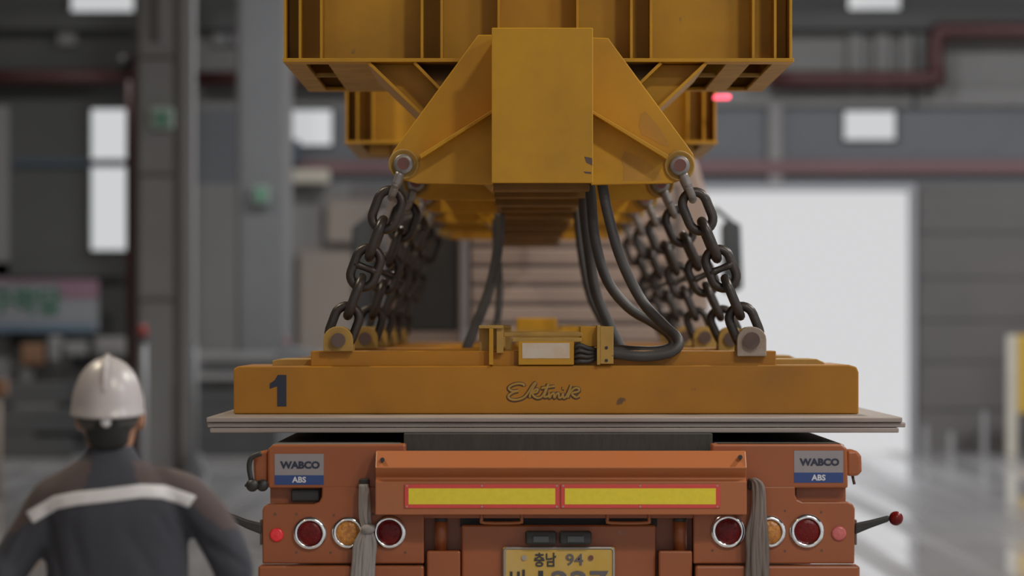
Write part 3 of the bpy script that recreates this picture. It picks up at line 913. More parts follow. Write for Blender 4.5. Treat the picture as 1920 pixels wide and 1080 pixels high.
# webbing bundles hanging over the rear beam
def webbing(name, lab, mat, centre, knot, seed):
    rnd = random.Random(seed)
    Y = TY - .045
    t = thing(name, lab, 'strap', W(centre[-1][0], centre[-1][1], Y))
    n_ = 7
    for k in range(n_):
        u = (k / (n_ - 1) - .5)
        pts, rs = [], []
        for (px, py, hw) in centre:
            jit = rnd.uniform(-.12, .12) * hw
            pts.append(W(px + u * 2 * hw * .82 + jit, py, Y - .012 * math.cos(u * PI) - rnd.uniform(0, .008)))
            rs.append((hw / n_ * 1.5 + 1.0) / 450)
        MB().tube(pts, rs, 8, sub=4).build('webbing_strand', mat, t)
    if knot:
        px, py, hw = knot
        MB().lathe(W(px, py - 9, Y - .012), (0.15, 0, -1), [(0, hw * .55 / 450), (.008, hw / 450), (.02, hw * 1.04 / 450), (.032, hw * .9 / 450), (.04, hw * .5 / 450)], 16).build('knot', mat, t)
    return t


webbing('webbing_bundle', 'grey knotted webbing bundle hanging over an amber lamp on the darker side', 'strap', [(682, 908, 7), (684, 940, 10), (684, 970, 10), (688, 992, 9), (684, 1020, 19), (681, 1050, 22), (679, 1095, 24), (677, 1150, 24)], (689, 992, 13), 3)
webbing('webbing_bundle', 'brown grey unknotted webbing bundle hanging on the brightly lit side of the trailer', 'strap_brown', [(1412, 897, 5), (1421, 912, 11), (1422, 960, 14), (1420, 1000, 19), (1420, 1040, 22), (1419, 1090, 24), (1418, 1150, 24)], None, 5)
for px in (683, 1411):
    MB().box(WX(px - 9, TY), WX(px + 10, TY), TY - .035, TY + .005, WZ(918, TY), WZ(897, TY)).build('strap_hook', 'black', tl, .006)

# ------------------------------------------------------------------ load: dunnage and three steel plates
ZP = 1.4163
ZB = ZP - .0675
dn = thing('dunnage_block', 'black bearer block under the steel plates at the trailer end', 'bearer', (WX(1047, 16.3), 16.3, ZD))
MB().box(WX(757, 16.2), WX(1336, 16.2), 16.2, 16.45, ZD, ZB).build('bearer_timber', 'dunnage', dn, .004)
for (y0, z0, z1, a, b, lab) in ((16.25, ZP - .0225, ZP, 387, 1692, 'top grey steel plate of the load, directly under the yellow bar'), (16.27, ZP - .045, ZP - .0225, 388, 1699, 'middle grey steel plate of the load, sticking out furthest at one side'), (16.262, ZP - .0675, ZP - .045, 393, 1686, 'bottom grey steel plate of the load, resting on the black bearer')):
    o = MB().box(WX(a, 16.25), WX(b, 16.25), y0, 29.4, z0 + .0008, z1 - .0008).build('steel_plate', 'sheet', None, .0045, 2)
    tag(o, lab, 'steel plate', 'steel plates of the load')
MB()

# ------------------------------------------------------------------ lifting magnets
NM = 5
STEP = 2.15
MY = [16.8 + STEP * k for k in range(NM)]
SHIFT = [0, .034, .012, 0, 0]
Y0 = 16.8
ORD = ['first', 'second', 'third', 'fourth', 'fifth', 'sixth', 'seventh']


def magnet():
    t = thing('lifting_magnet', 'yellow lifting magnet bar marked 1, nearest of the row, resting on the steel plates', 'magnet', (WX(1024, Y0), Y0, ZP), 'row of yellow lifting magnets')
    MB().prism([(438, 776), (438, 692), (446, 687), (1592, 684), (1606, 688), (1610, 698), (1610, 776)], Y0, Y0 + 1.0).build('magnet_body', 'yellow_mag', t, .006)
    MB().prism([(512, 686), (512, 676), (524, 673), (1530, 673), (1545, 680), (1545, 686)], Y0 + .25, Y0 + .8, Y0 + .3).build('lid_plate', 'yellow_top', t, .004)
    a = Y0 + .04
    MB().box(WX(583, a), WX(1455, a), a, a + .3, WZ(687, Y0), WZ(658, a)).build('mount_bar', 'yellow_mag', t, .004)
    # lugs: two plates each, with the pin between
    for px0, px1, pz, mt, bt, r_b in ((606, 662, 659, 'yellow_top', 'bolt_dark', .032), (1382, 1437, 668, 'worn_lug', 'bolt_dark', .036)):
        cx, hw = (px0 + px1) / 2, (px1 - px0) / 2
        arc = [(px1, pz), (px1, 637)] + [(cx + hw * math.cos(q * PI / 10), 637 - hw * .9 * math.sin(q * PI / 10)) for q in range(1, 10)] + [(px0, 637), (px0, pz)]
        for q, yy in enumerate((Y0 - .005, Y0 + .155)):
            lg = MB().prism(arc, yy, yy + .045, Y0).build('lug', mt if q == 0 else 'yellow_top', t, .004)
            if mt == 'worn_lug' and q == 0:
                lg['label'] = 'lug worn to bare grey steel'
        pn = MB().cyl(W(cx, 638, Y0 - .03), W(cx, 638, Y0 + .21), .025, .025, 16).build('pin', bt, t)
        MB().cyl(W(cx, 638, Y0 - .032), W(cx, 638, Y0 - .003), r_b, r_b * .9, 18).build('pin_head', bt, pn)
    # terminal frame in the middle
    fy = Y0 - .0
    MB().box(WX(898, fy), WX(944, fy), fy - .02, fy + .12, WZ(616, fy), WZ(610, fy)).build('post_cap', 'yellow_top', t, .002)
    MB().box(WX(917, fy), WX(925, fy), fy - .02, fy + .12, WZ(684, fy), WZ(616, fy)).build('post_web', 'yellow', t, .002)
    MB().box(WX(898, fy), WX(917, fy), fy + .06, fy + .08, WZ(684, fy), WZ(616, fy)).build('post_flange', 'yellow_top', t, .002)
    MB().box(WX(931, fy), WX(944, fy), fy + .0, fy + .12, WZ(662, fy), WZ(612, fy)).build('post_flange', 'yellow_top', t, .002)
    MB().box(WX(944, fy), WX(1092, fy), fy + .02, fy + .1, WZ(631, fy), WZ(623, fy)).build('cross_bar', 'yellow_top', t, .003)
    MB().box(WX(960, fy), WX(1090, fy), fy - .01, fy + .1, WZ(641, fy), WZ(633.5, fy)).build('cross_bar', 'yellow_top', t, .003)
    MB().box(WX(972, fy), WX(1076, fy), fy - .012, fy + .03, WZ(684, fy), WZ(640, fy)).build('terminal_box', 'yellow', t, .003)
    MB().box(WX(979, fy), WX(1068, fy), fy - .015, fy - .01, WZ(672, fy), WZ(643, fy)).build('paper_label', 'label', t)
    MB().box(WX(1088, fy), WX(1122, fy), fy + .03, fy + .12, WZ(650, fy), WZ(612, fy)).build('post_cheek', 'yellow', t, .003)
    pr = MB().box(WX(1125, fy), WX(1150, fy), fy - .03, fy - .015, WZ(682, fy), WZ(612, fy)).box(WX(1119, fy), WX(1125, fy), fy - .03, fy + .12, WZ(684, fy), WZ(610, fy)).build('end_bracket', 'yellow_top', t, .002)
    for py in (652, 676):
        MB().cyl(W(1137, py, fy - .034), W(1137, py, fy - .028), .007, .007, 10).build('bracket_hole', 'black', pr)
    for k in range(4):
        z0 = 655 + 7 * k
        MB().tube([W(1074, z0 + 4, fy + .03), W(1085, z0 - 8 + 3 * k, fy + .0), W(1104, z0 - 2 + k, fy + .01), W(1122, z0 + 2 - 3 * k, fy + .03)], .0095, 8, sub=4).build('terminal_cable', 'hose', t)
    return t


mag = magnet()
mags = [mag]
for k in range(1, NM):
    m_ = copy_tree(mag, None, mag.location + Vector((SHIFT[k], STEP * k, 0)))
    m_['label'] = 'yellow lifting magnet bar without number, %s from the trailer end' % ORD[k]
    for lg in m_.children:
        if lg.name.startswith('lug') and 'label' in lg:
            del lg['label']
            lg.material_slots[0].link = 'OBJECT'
            lg.material_slots[0].material = M['yellow_top']
    mags.append(m_)

# number and raised maker's script on the first magnet only
MB().prism([(537, 703), (537, 762), (520, 762), (520, 724), (506, 729), (506, 719), (515, 713), (521, 703)], Y0 - .0025, Y0 + .002, Y0).build('stencil_number', 'ink_navy', mag)['label'] = 'navy stencilled figure 1'
S = [[(982, 724), (981, 721), (972, 719), (960, 722), (953.5, 728), (960, 733.5), (972, 732.5)], [(971, 733), (961, 736), (953, 743), (958, 749), (970, 749.5), (982, 745), (990, 736), (999, 722), (1004, 718), (999, 727), (994, 739), (993, 746)],
     [(994, 739), (1003, 731), (1008, 730), (1006, 735), (998, 738), (1003, 745), (1012, 746), (1019, 739), (1024, 728), (1028, 720), (1023, 734), (1020, 744), (1027, 743), (1030, 737)],
     [(1014, 728), (1040, 724)], [(1029, 738), (1030, 746), (1034, 739), (1038, 738), (1039, 746), (1043, 739), (1047, 738), (1048, 746), (1053, 744), (1055, 738), (1056, 746), (1061, 744), (1066, 734), (1071, 722)], [(1071, 722), (1067, 735), (1064, 746), (1068, 737), (1077, 728), (1085, 729), (1084, 734), (1072, 738), (1079, 745), (1086, 742)], [(1054, 729), (1056, 728)]]
for st in S:
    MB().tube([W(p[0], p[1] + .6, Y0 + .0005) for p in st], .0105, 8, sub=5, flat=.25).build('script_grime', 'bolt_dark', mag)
    MB().tube([W(p[0], p[1], Y0 - .003) for p in st], .0055, 8, sub=5).build('raised_script', 'yellow_top', mag)


# ------------------------------------------------------------------ lifting chains
def link_mesh(pitch, d, width, stud):
    """Link along local z, its flat in the local xz plane."""
    r = (width - d) / 2
    hl = (pitch + d) / 2 - r
    pts = []
    for k in range(13):
        a = PI * k / 12
        pts.append(Vector((r * math.cos(a), 0, hl + r * math.sin(a))))
    for k in range(13):
        a = PI + PI * k / 12
        pts.append(Vector((r * math.cos(a), 0, -hl + r * math.sin(a))))
    mb = MB()
    mb.tube(pts, d / 2, 10, loop=True)
    if stud:
        mb.tube([(-r, 0, 0), (-r * .5, 0, 0), (0, 0, 0), (r * .5, 0, 0), (r, 0, 0)], [d * .55, d * .4, d * .36, d * .4, d * .55], 10)
    me = bpy.data.meshes.new('chain_link')
    bmesh.ops.recalc_face_normals(mb.bm, faces=mb.bm.faces)
    mb.bm.to_mesh(me)
    mb.bm.free()
    me.materials.append(M['chain'])
    return me


PITCH, WIRE, LW = .136, .0425, .150
LINK, STUD = link_mesh(PITCH, WIRE, LW, False), link_mesh(PITCH, WIRE, LW, True)


def shackle_mesh(L):
    """Hangs from a pin along local y at the origin; reaches L down local -z to the crown of its bow."""
    mb = MB()
    d = .034
    e = .062
    for s_ in (-1, 1):
        mb.lathe((0, s_ * e - .017, 0), (0, 1, 0), [(0, .026), (0, .040), (.006, .044), (.028, .044), (.034, .040), (.034, .026)], 24)
    pts = [(0, -e, -.045), (0, -e, -.09), (0, -e * .75, -L * .62), (0, -.02, -L * .86), (0, 0, -L - .012), (0, .02, -L * .86), (0, e * .75, -L * .62), (0, e, -.09), (0, e, -.045)]
    pts = [(0, -e, -.040), (0, -e, -.10), (0, -e, -L + .05), (0, -e * .72, -L + .008), (0, 0, -L - .012), (0, e * .72, -L + .008), (0, e, -L + .05), (0, e, -.10), (0, e, -.040)]
    mb.tube(pts, [.022, .019, .018, .018, .018, .018, .018, .019, .022], 10, sub=4)
    me = bpy.data.meshes.new('shackle')
    bmesh.ops.recalc_face_normals(mb.bm, faces=mb.bm.faces)
    mb.bm.to_mesh(me)
    mb.bm.free()
    me.materials.append(M['shackle'])
    return me


def place(name, me, parent, loc, mat3):
    o = bpy.data.objects.new(name, me)
    COL.objects.link(o)
    o.parent = parent
    o.matrix_basis = Matrix.Translation(loc) @ mat3.to_4x4()
    return o


SHK = {}


def chain(P0, P1, lab, group, roll):
    t = thing('lifting_chain', lab, 'chain', P0, group)
    u = (P1 - P0)
    L = u.length
    u.normalize()
    yv = Vector((0, 1, 0))
    yv = (yv - u * yv.dot(u)).normalized()
    xv = yv.cross(-u).normalized()
    base = Matrix((xv, yv, -u)).transposed()      # local z points up the chain
    edge = Matrix((yv, -xv, -u)).transposed()
    nl = 5
    sh = L - nl * PITCH + PITCH * .0 - .0
    # first link's inner crown hangs in the shackle bow; last link's inner crown rides on the lug pin
    key = round(sh, 2)
    if key not in SHK:
        SHK[key] = shackle_mesh(sh)
    place('shackle', SHK[key], t, Vector((0, 0, 0)), base)
    bo = MB().cyl(P0 + Vector((0, -.095, 0)), P0 + Vector((0, .095, 0)), .026, .026, 14).build('shackle_bolt', 'bolt_red', t)
    MB().cyl(P0 + Vector((0, -.105, 0)), P0 + Vector((0, -.08, 0)), .027, .024, 20).build('bolt_head', 'bolt_red', bo)
    for k in range(nl):
        c = u * (sh + PITCH * (k + .5))
        rot = base if k % 2 == 0 else edge
        tw = Matrix.Rotation(roll * (k - 2), 3, 'Z')
        place('chain_link', STUD if k == 2 else LINK, t, c, rot @ tw)
    return t


PINS = {'left': (W(755, 305, 16.7), W(633, 638, Y0)), 'right': (W(1277, 308, 16.7), W(1409.5, 638, Y0))}
for k in range(NM):
    for side in ('left', 'right'):
        a, b = PINS[side]
        off = Vector((0, STEP * k, 0))
        ya = Y0 + .098
        P0 = Vector((a.x, ya, a.z)) + off
        P1 = Vector((b.x, ya, b.z)) + off + Vector((SHIFT[k], 0, 0))
        chain(P0, P1, 'black link chain at the %s end of the %s lifting magnet from the front' % (side, ORD[k]), 'lifting chains holding the magnets', .05 * (1 if side == 'left' else -1) * (1 + .4 * (k % 3)))

# ------------------------------------------------------------------ yellow spreader beam overhead
sp = thing('crane_spreader', 'big yellow crane spreader beam hanging over the trailer', 'crane', W(1017, 343, Y0))
GY = 16.45
gx0, gx1 = WX(922, GY), WX(1112, GY)
gz0, gz1 = WZ(343, GY), WZ(52, GY)
MB().box(gx0, gx1, GY, GY + .03, gz0, gz1).build('girder_end_plate', 'yellow', sp, .004)
gi = .012
MB().box(gx0 + gi, gx1 - gi, GY + .03, 30.6, gz0 + .02, gz1 - .01).build('main_girder', 'yellow', sp, .004)
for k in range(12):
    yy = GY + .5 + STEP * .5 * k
    MB().box(gx0 + .004, gx1 - .004, yy, yy + .32 - .12 * (k % 2), gz0 - .012 + .004 * (k % 2), gz0 + .03).build('girder_strap', 'yellow_shaded', sp, .002)
for (px, py, w_, h_) in ((1103, 302, 15, 17), (1101, 324, 15, 5)):
    MB().prism([(px - w_ / 2, py - h_ / 2), (px + w_ / 2, py - h_ / 3), (px + w_ / 2, py + h_ / 2), (px - w_ / 4, py + h_ / 6)], GY - .0012, GY + .001, GY).build('paint_scrape', 'bolt_dark', sp)


def worn_patch(px):
    pts = [Vector((WX(p[0], 16.7), 16.8588, WZ(p[1], 16.7))) for p in px]
    MB().extrude(pts, (0, .003, 0)).build('worn_patch', 'yellow_worn', sp)


worn_patch([(1170, 336), (1172, 312), (1166, 296), (1174, 281), (1196, 290), (1222, 304), (1236, 318), (1246, 334), (1220, 337)])
worn_patch([(1203, 212), (1212, 204), (1236, 232), (1252, 258), (1258, 272), (1240, 268), (1222, 256), (1206, 250), (1200, 232)])


def hanger(k):
    off = STEP * k
    yw = 16.86
    hb = None
    for side in (-1, 1):
        if side < 0:
            poly = [(924, 60), (896, 60), (735, 280), (728, 296), (729, 315), (738, 328), (752, 334), (779, 341), (924, 343)]
            boss, rib = (755, 305), [(786, 290), (924, 205), (924, 211), (789, 297)]
            low = [(779, 337), (924, 339), (924, 344), (779, 342)]
        else:
            poly = [(1110, 65), (1142, 66), (1292, 270), (1303, 286), (1306, 305), (1300, 322), (1286, 333), (1262, 341), (1110, 344)]
            boss, rib = (1277, 308), [(1110, 206), (1254, 291), (1250, 298), (1110, 212)]
            low = [(1110, 340), (1258, 337), (1258, 342), (1110, 345)]
        pts = [Vector((WX(p[0], 16.7), yw + off, WZ(p[1], 16.7))) for p in poly]
        hb = MB().extrude(pts, (0, .07, 0)).build('hanger_wing', 'yellow', sp, .004)
        pr = [Vector((WX(p[0], 16.7), yw + off - .14, WZ(p[1], 16.7))) for p in rib]
        MB().extrude(pr, (0, .14, 0)).build('wing_rib', 'yellow', hb, .002)
        c = Vector((WX(boss[0], 16.7), yw + off, WZ(boss[1], 16.7)))
        MB().lathe(c, (0, -1, 0), [(-.085, .050), (-.085, .060), (.0, .067), (.014, .067), (.02, .062), (.012, .056), (.012, .03)], 28).build('pin_boss', 'yellow_top', hb)


for k in range(6):
    hanger(k)


# cross beams
def cross_beam(dy, dz):
    yf, yb = 16.95 + dy, 19.1 + dy

    def X(px):
        return WX(px, 16.95)
    zb0, zb1 = WZ(116, 16.95) + dz, WZ(109, 16.95) + dz
    ztop = 3.95 + dz
    xa, xb = X(533), X(1486)
    web = MB().box(xa, xb, yf + .2, yf + .225, zb1, ztop).build('beam_web', 'yellow', sp, .003)
    MB().box(xa, xb, yb - .05, yb - .02, zb1, ztop).build('rear_web', 'yellow', web)
    MB().box(xa, xb, yf, yb, ztop, ztop + .02).build('top_flange', 'yellow', web)
    MB().box(X(530), X(1489), yf, yf + .16, zb0, zb1).build('bottom_flange', 'yellow', web, .002)
    MB().box(X(530), X(1489), yb - .1, yb, zb0, zb1).build('bottom_flange', 'yellow', web, .002)
    for a, b in ((530, 570), (612, 1323), (1365, 1410), (1452, 1489)):
        MB().box(X(a), X(b), yf + .16, yb - .1, zb0, zb1).build('bottom_flange', 'yellow_top', web, .002)
    for a, b in ((570, 612), (1323, 1365), (1410, 1452)):
        MB().box(X(a), X(b), yf + 1.0, yf + 1.04, zb0, zb1).build('bottom_batten', 'yellow_top', web)
    for px in (534, 562, 602, 791, 828, 935, 1083, 1184, 1221, 1413, 1454, 1483):
        MB().box(X(px) - .006, X(px) + .006, yf + .015, yf + .2, zb1, ztop).build('stiffener', 'yellow', web, .002)
    for px in (534, 1483):
        MB().box(X(px) - .008, X(px) + .008, yf + .2, yb - .02, zb1, ztop).build('end_plate', 'yellow', web)
    # knee braces down to the girder
    for lo, hi, sgn in (((690, 116, 924, 342), (776, 116, 924, 268), -1), ((1325, 117, 1108, 320), (1240, 117, 1108, 245), 1)):
        a, b = X(lo[0]), X(lo[2])
        pts = [Vector((X(lo[0]), yf + .16, WZ(lo[1], 16.95) + dz)), Vector((X(lo[2]), yf + .16, WZ(lo[3], 16.95) + dz)), Vector((X(hi[2]), yf + .16, WZ(hi[3], 16.95) + dz)), Vector((X(hi[0]), yf + .16, WZ(hi[1], 16.95) + dz))]
        br = MB().extrude(pts, (0, .03, 0)).build('knee_brace', 'yellow', sp, .002)
        for q in (lo, hi):
            p0 = Vector((X(q[0]), yf + .02, WZ(q[1], 16.95) + dz))
            p1 = Vector((X(q[2]), yf + .02, WZ(q[3], 16.95) + dz))
            nrm = Vector((-(p1 - p0).z, 0, (p1 - p0).x)).normalized() * .007
            MB().extrude([p0 - nrm, p1 - nrm, p1 + nrm, p0 + nrm], (0, 1.3 if q is lo else .5, 0)).build('brace_flange', 'yellow', br, .002)


cross_beam(0, 0)
cross_beam(6.3, -.06)
MB().box(WX(1338, 23.0), WX(1372, 23.0), 23.0, 23.15, WZ(186, 23.0), WZ(176, 23.0)).build('warning_lamp', 'lamp_red', sp, .03)['label'] = 'glowing red warning lamp'
for px0, px1 in ((692, 732), (1262, 1300)):
    MB().box(WX(px0, 23.3), WX(px1, 23.3), 23.35, 23.9, WZ(290, 23.3), WZ(262, 23.3)).build('stop_block', 'yellow_top', sp, .01)

# ------------------------------------------------------------------ power cables drooping from girder to magnets
HOSES = [
    ('thick black cable looping furthest out and turning back to the first magnet', 16.98, [(1128, 320), (1130, 350), (1142, 410), (1166, 490), (1204, 565), (1247, 612, 16.9), (1268, 632, 16.83), (1272, 648, 16.80), (1254, 662, 16.79), (1215, 668, 16.79), (1180, 667, 16.79), (1146, 662, 16.80)], .0235),
    ('thick black cable bending under the outer loop at the first magnet', 17.2, [(1106, 345), (1109, 380), (1116, 450), (1138, 525), (1178, 576), (1225, 605), (1256, 628), (1262, 648), (1235, 658), (1190, 658), (1146, 655)], .0235),
    ('black cable dropping straight behind the first magnet frame on the lit side', 18.7, [(1094, 360), (1096, 405), (1104, 470), (1116, 545), (1138, 600), (1160, 645), (1172, 664)], .026),
    ('thin black cable nearest the girder on the lit side', 21.0, [(1081, 370), (1082, 410), (1090, 480), (1104, 550), (1124, 595), (1150, 635), (1160, 655)], .020),
    ('thick black cable hanging on the shaded side of the girder', 20.9, [(937, 400), (936, 440), (928, 500), (912, 560), (890, 615), (874, 655)], .028),
    ('slim black cable hanging beside the thick one on the shaded side', 23.0, [(929, 410), (930, 450), (936, 520), (936, 570), (930, 615), (926, 650)], .022),
]
for lab, Y, pts, r in HOSES:
    o = MB().tube([W(p[0], p[1], p[2] if len(p) > 2 else Y) for p in pts], r, 12, sub=5).build('power_cable', 'hose', None)
    tag(o, lab, 'cable', 'power cables to the lifting magnets')
o = MB().box(WX(968, 23), WX(1046, 23), 23.4, 23.7, ZP + .2, WZ(596, 23.4)).build('control_box', 'yellow', mags[3], .01)

# ------------------------------------------------------------------ worker, seen from behind
HY = 12.6


def Hp(px, py, dy=0.0):
    v = W(px, py, HY)
    return Vector((v.x, HY + dy, v.z))


def ring(px, py, hw, hd, dy=0.0, n=20, p=2.3, tilt=0.0):
    c = Hp(px, py, dy)
    w_ = hw / (FPX / HY)
    out = []
    for k in range(n):
        a = 2 * PI * k / n
        ca, sa = math.cos(a), math.sin(a)
        x = w_ * math.copysign(abs(ca) ** (2 / p), ca)
        y = hd * math.copysign(abs(sa) ** (2 / p), sa)
        out.append(c + Vector((x, y, -tilt * x)))
    return out


pe = thing('person', 'worker in a white hard hat and dark work jacket with silver stripe, seen from behind', 'person', (Hp(210, 700).x, HY, 0))
xw = Hp(210, 700).x


def limb(mb, pts, rs, n=14):
    mb.tube(pts, rs, n, sub=4)


ELB_L, ELB_R = Hp(2, 1078, -.02), Hp(432, 1072, .02)
WR_L, WR_R = Hp(-40, 1180, .16), Hp(430, 1160, .20)
body = MB()
# head, neck, trunk
HC = Hp(206, 775, .0)
body.rings([ring(206, 842, 40, .060, .0), ring(206, 825, 45, .070, .01), ring(205, 805, 50, .085, .025), ring(205, 785, 54, .098, .03), ring(205, 755, 52, .104, .03), ring(205, 725, 45, .1, .025), ring(205, 700, 36, .08, .02), ring(205, 688, 18, .04, .02)])
body.ball(HC + Vector((0, .145, -.035)), .016, .022, .022, 10, 8)     # nose
for s_ in (-1, 1):
    body.ball(HC + Vector((s_ * .100, .010, -.018)), .016, .026, .040, 10, 8)   # ears
    body.ball(HC + Vector((s_ * .032, .118, .0)), .012, .008, .006, 8, 6)
body.ball(HC + Vector((0, .122, -.075)), .024, .01, .008, 10, 6)
body.rings([ring(205, 868, 46, .06), ring(206, 845, 36, .058), ring(206, 815, 36, .06, .005)])
body.rings([ring(216, 1120, 105, .09), ring(216, 1000, 105, .1), ring(212, 920, 115, .09), ring(208, 880, 80, .07), ring(206, 850, 36, .055)])
limb(body, [Hp(100, 925), Hp(50, 1000), ELB_L, (ELB_L + WR_L) / 2, WR_L], [.055, .048, .04, .036, .026])
limb(body, [Hp(335, 922), Hp(396, 982), Hp(428, 1040), ELB_R, (ELB_R + WR_R) / 2, WR_R], [.052, .046, .042, .04, .036, .026])
for wr, el, s_ in ((WR_L, ELB_L, -1), (WR_R, ELB_R, 1)):
    dr = (wr - el).normalized()
    sd = Vector((1, 0, 0)) * -s_
    up_ = dr.cross(sd).normalized()
    palm = wr + dr * .055
    body.tube([wr - dr * .02, wr + dr * .02, palm, wr + dr * .095], [.026, .034, .038, .034], 12, flat=.62)
    for q, (ln, o_) in enumerate(((.068, -.027), (.078, -.009), (.073, .009), (.058, .026))):
        b0 = wr + dr * .085 + sd * o_
        b1 = b0 + dr * ln * .45 + up_ * .004
        b2 = b1 + (dr * .75 - up_ * .6 * s_).normalized() * ln * .32
        b3 = b2 + (dr * .35 - up_ * .9 * s_).normalized() * ln * .28
        body.tube([b0 - dr * .02, b0, b1, b2, b3], [.009, .0092, .0088, .008, .0065], 8)
    t0 = wr + dr * .03 + sd * .03
    body.tube([t0, t0 + sd * .025 + dr * .025, t0 + sd * .034 + dr * .055, t0 + sd * .03 + dr * .078], [.012, .0115, .010, .008], 8)
hip = .93
for s_ in (-1, 1):
    hx = xw + s_ * .095
    limb(body, [(hx, HY, hip), (hx + s_ * .01, HY + .10 * s_ * .6, .70), (hx + s_ * .015, HY + .14 * s_ * .6, .49), (hx + s_ * .015, HY + .05 * s_, .28), (hx + s_ * .015, HY - .02 + .1 * s_, .10)], [.085, .072, .052, .05, .036])
b_ob = body.build('body', 'skin', pe)
voxel_merge(b_ob, .0075, 3)

# hair
hr = MB()
hr.rings([ring(205, 842, 25, .030, -.048), ring(205, 832, 38, .055, -.03), ring(204, 812, 43, .084, -.014), ring(203, 790, 46, .104, -.004), ring(205, 760, 50, .11, .01), ring(205, 730, 46, .10, .01)])
voxel_merge(hr.build('hair', 'hair', pe), .008, 3)

# trousers and boots
tb = MB()
tb.rings([ring(216, 1060, 112, .105), ring(214, 1110, 108, .115), ring(214, 1150, 100, .11)][::-1])
for s_ in (-1, 1):
    hx = xw + s_ * .095
    limb(tb, [(hx, HY, hip), (hx + s_ * .01, HY + .10 * s_ * .6, .70), (hx + s_ * .015, HY + .14 * s_ * .6, .49), (hx + s_ * .015, HY + .05 * s_, .28), (hx + s_ * .015, HY - .02 + .1 * s_, .07)], [.108, .094, .076, .07, .062])
voxel_merge(tb.build('trousers', 'trousers', pe), .014, 4)
for s_ in (-1, 1):
    bx, by = xw + s_ * .11, HY - .02 + .1 * s_
    bb = MB()
    bb.rings([[Vector((bx + rx * math.cos(a), by + dy + ry * math.sin(a), z)) for a in [2 * PI * k / 18 for k in range(18)]] for (z, rx, ry, dy) in ((0.0, .046, .135, .06), (.025, .05, .14, .06), (.05, .048, .13, .055), (.08, .044, .09, .03), (.11, .045, .06, 0), (.16, .045, .055, 0))])
    bb.build('boot', 'boot', pe)

# jacket: trunk, sleeves and collar in one skin
jk = MB()
jk.rings([ring(219, 1150, 133, .135), ring(220, 1090, 134, .135), ring(220, 1030, 134, .135), ring(218, 985, 134, .135), ring(214, 945, 140, .128), ring(211, 918, 136, .115, .0), ring(209, 895, 112, .098), ring(208, 875, 84, .082), ring(207, 858, 56, .072), ring(207, 840, 45, .064, .0), ring(207, 834, 43, .060, .0)])
limb(jk, [Hp(140, 912), Hp(100, 938), Hp(62, 995), Hp(18, 1062), ELB_L + Vector((-.01, 0, -.01)), (ELB_L + WR_L) / 2, WR_L + (ELB_L - WR_L) * .1], [.060, .078, .073, .069, .066, .056, .044])
limb(jk, [Hp(278, 905), Hp(340, 928), Hp(394, 980), Hp(428, 1042), ELB_R + Vector((.008, 0, 0)), (ELB_R + WR_R) / 2, WR_R + (ELB_R - WR_R) * .1], [.060, .078, .075, .072, .068, .056, .044])
jo = jk.build('jacket', 'jacket', pe)
voxel_merge(jo, .011, 5)
# soft folds in the cloth and a brown yoke above the stripe
ex = pe.location


def stripe_py(px):
    P = [(30, 992), (62, 968), (110, 940), (150, 932), (205, 926), (270, 918), (310, 920), (362, 938), (420, 985)]
    for i in range(len(P) - 1):
        if P[i][0] <= px <= P[i + 1][0]:
            t = (px - P[i][0]) / (P[i + 1][0] - P[i][0])
            return P[i][1] * (1 - t) + P[i + 1][1] * t
    return P[0][1] if px < P[0][0] else P[-1][1]


FOLDS = [((330, 945), (352, 1000), .030, .016), ((300, 960), (345, 1030), .022, .010), ((352, 985), (425, 1050), .020, .013), ((395, 1010), (460, 1062), .016, .010), ((92, 960), (118, 1075), .022, .010), ((250, 1000), (300, 1080), .03, .006), ((140, 985), (170, 1080), .03, .006), ((60, 1000), (20, 1070), .02, .010)]
me = jo.data
me.materials.append(M['yoke'])
for v in me.vertices:
    wv = v.co + ex
    px = 960 + wv.x * FPX / HY
    py = HOR + (CAM_H - wv.z) * FPX / HY
    if wv.y < HY + .03:
        for (a, b, rw, amp) in FOLDS:
            ax, ay = a
            bx_, by_ = b
            L2 = (bx_ - ax) ** 2 + (by_ - ay) ** 2
            t = max(0, min(1, ((px - ax) * (bx_ - ax) + (py - ay) * (by_ - ay)) / L2))
            dd = math.hypot(px - ax - t * (bx_ - ax), py - ay - t * (by_ - ay)) / (FPX / HY)
            v.co -= v.normal * amp * math.exp(-(dd / rw) ** 2 * 2.2) * math.sin(PI * (.15 + .7 * t))
for p in me.polygons:
    c = p.center + ex
    px = 960 + c.x * FPX / HY
    py = HOR + (CAM_H - c.z) * FPX / HY
    collar = py < 856 + abs(px - 207) * .15 and abs(px - 207) < 60
    panel = abs(px - 215) < 34 + (py - 850) * .25
    p.material_index = 1 if (py < stripe_py(px) + 6 and not collar and not panel) else 0
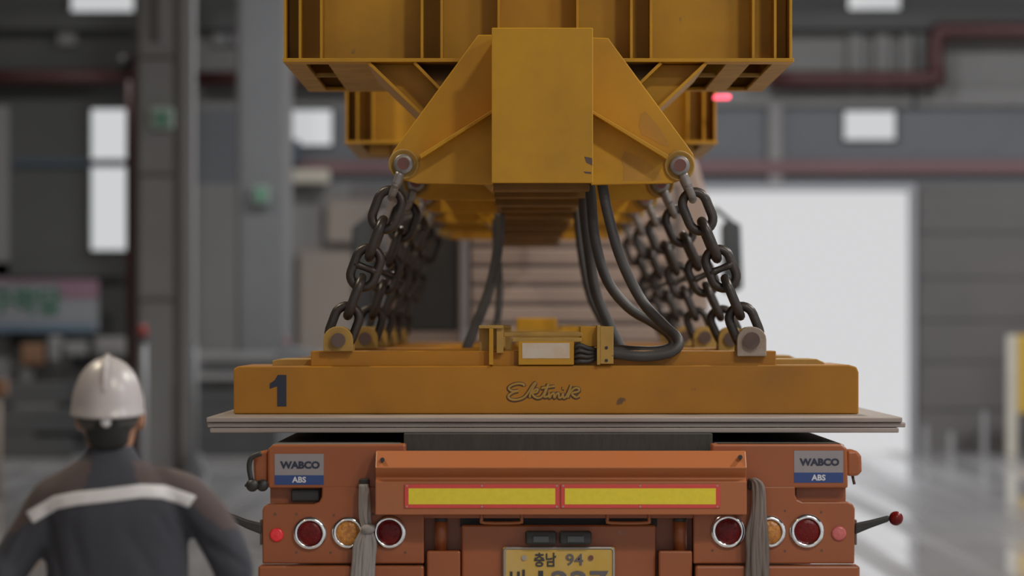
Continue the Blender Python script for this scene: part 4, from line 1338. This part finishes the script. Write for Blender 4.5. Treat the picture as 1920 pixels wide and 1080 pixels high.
# silver stripe laid on the cloth
dg = bpy.context.evaluated_depsgraph_get()
dg.update()
bvh = BVHTree.FromPolygons([v.co + ex for v in me.vertices], [tuple(p.vertices) for p in me.polygons])
bs = MB()
rows = []
for i in range(61):
    px = 60 + (364 - 60) * i / 60
    pc = stripe_py(px)
    sl = (stripe_py(px + 4) - stripe_py(px - 4)) / 8
    row_f, row_b = [], []
    for j in range(6):
        q = (j / 5 - .5) * 25
        nx, ny = -sl / math.hypot(1, sl), 1 / math.hypot(1, sl)
        o_ = Hp(px + nx * q, pc + ny * q, -1.2)
        hit, nrm, _, _ = bvh.ray_cast(o_, Vector((0, 1, 0)))
        if hit is None:
            row_f = None
            break
        row_f.append(hit - Vector((0, .005, 0)))
        row_b.append(hit + Vector((0, .002, 0)))
    if row_f:
        rows.append(row_f + row_b[::-1])
bs.rings(rows)
bs.build('reflective_stripe', 'reflect', pe)

# hard hat
ht = MB()
HX = Hp(201, 775).x
zb_ = WZ(776, HY)


def hat_ring(z, rx, ry, dy=.0, n=40):
    out = []
    for k in range(n):
        a = 2 * PI * k / n
        crest = 0
        out.append(Vector((HX + rx * math.cos(a), HY + .018 + dy + ry * math.sin(a), z + .012 * math.sin(a) * (1 if z < zb_ + .05 else .3))))
    return out


H = WZ(666, HY) - zb_
prof = [(-.002, .116, .142), (.0, .1225, .148), (.007, .1225, .147), (.014, .1195, .141), (.045, .1185, .138), (.075, .112, .131), (.1, .104, .123), (.125, .0925, .111), (.145, .079, .096), (.162, .062, .077), (.176, .042, .053), (.184, .024, .031), (.188, .006, .008)]
ht.rings([hat_ring(zb_ + z * 1.0, rx, ry) for z, rx, ry in prof])
hat = ht.build('hard_hat', 'hat', pe)
cr = MB()
pts = []
for k in range(13):
    a = PI * (.06 + .88 * k / 12)
    pts.append(Vector((HX, HY + .018 - .134 * math.cos(a), zb_ + .03 + (H - .034) * math.sin(a) ** .8)))
cr.tube(pts, [.004, .009, .010, .010, .009, .004], 8, sub=2)
cr.build('crest', 'hat', hat)
hb_ = MB()
hb_.rings([ring(202, 804, 50, .098, .0, 28), ring(202, 790, 57, .112, .008, 28), ring(202, 774, 60, .120, .012, 28)], cap=True)
hb_.build('hat_band', 'hat_band', hat)
MB().lathe(Hp(205, 790, -.100), (0, -1, 0), [(0, .017), (.014, .0165), (.02, .013), (.021, .001)], 18).build('hat_knob', 'white_plastic', hat)
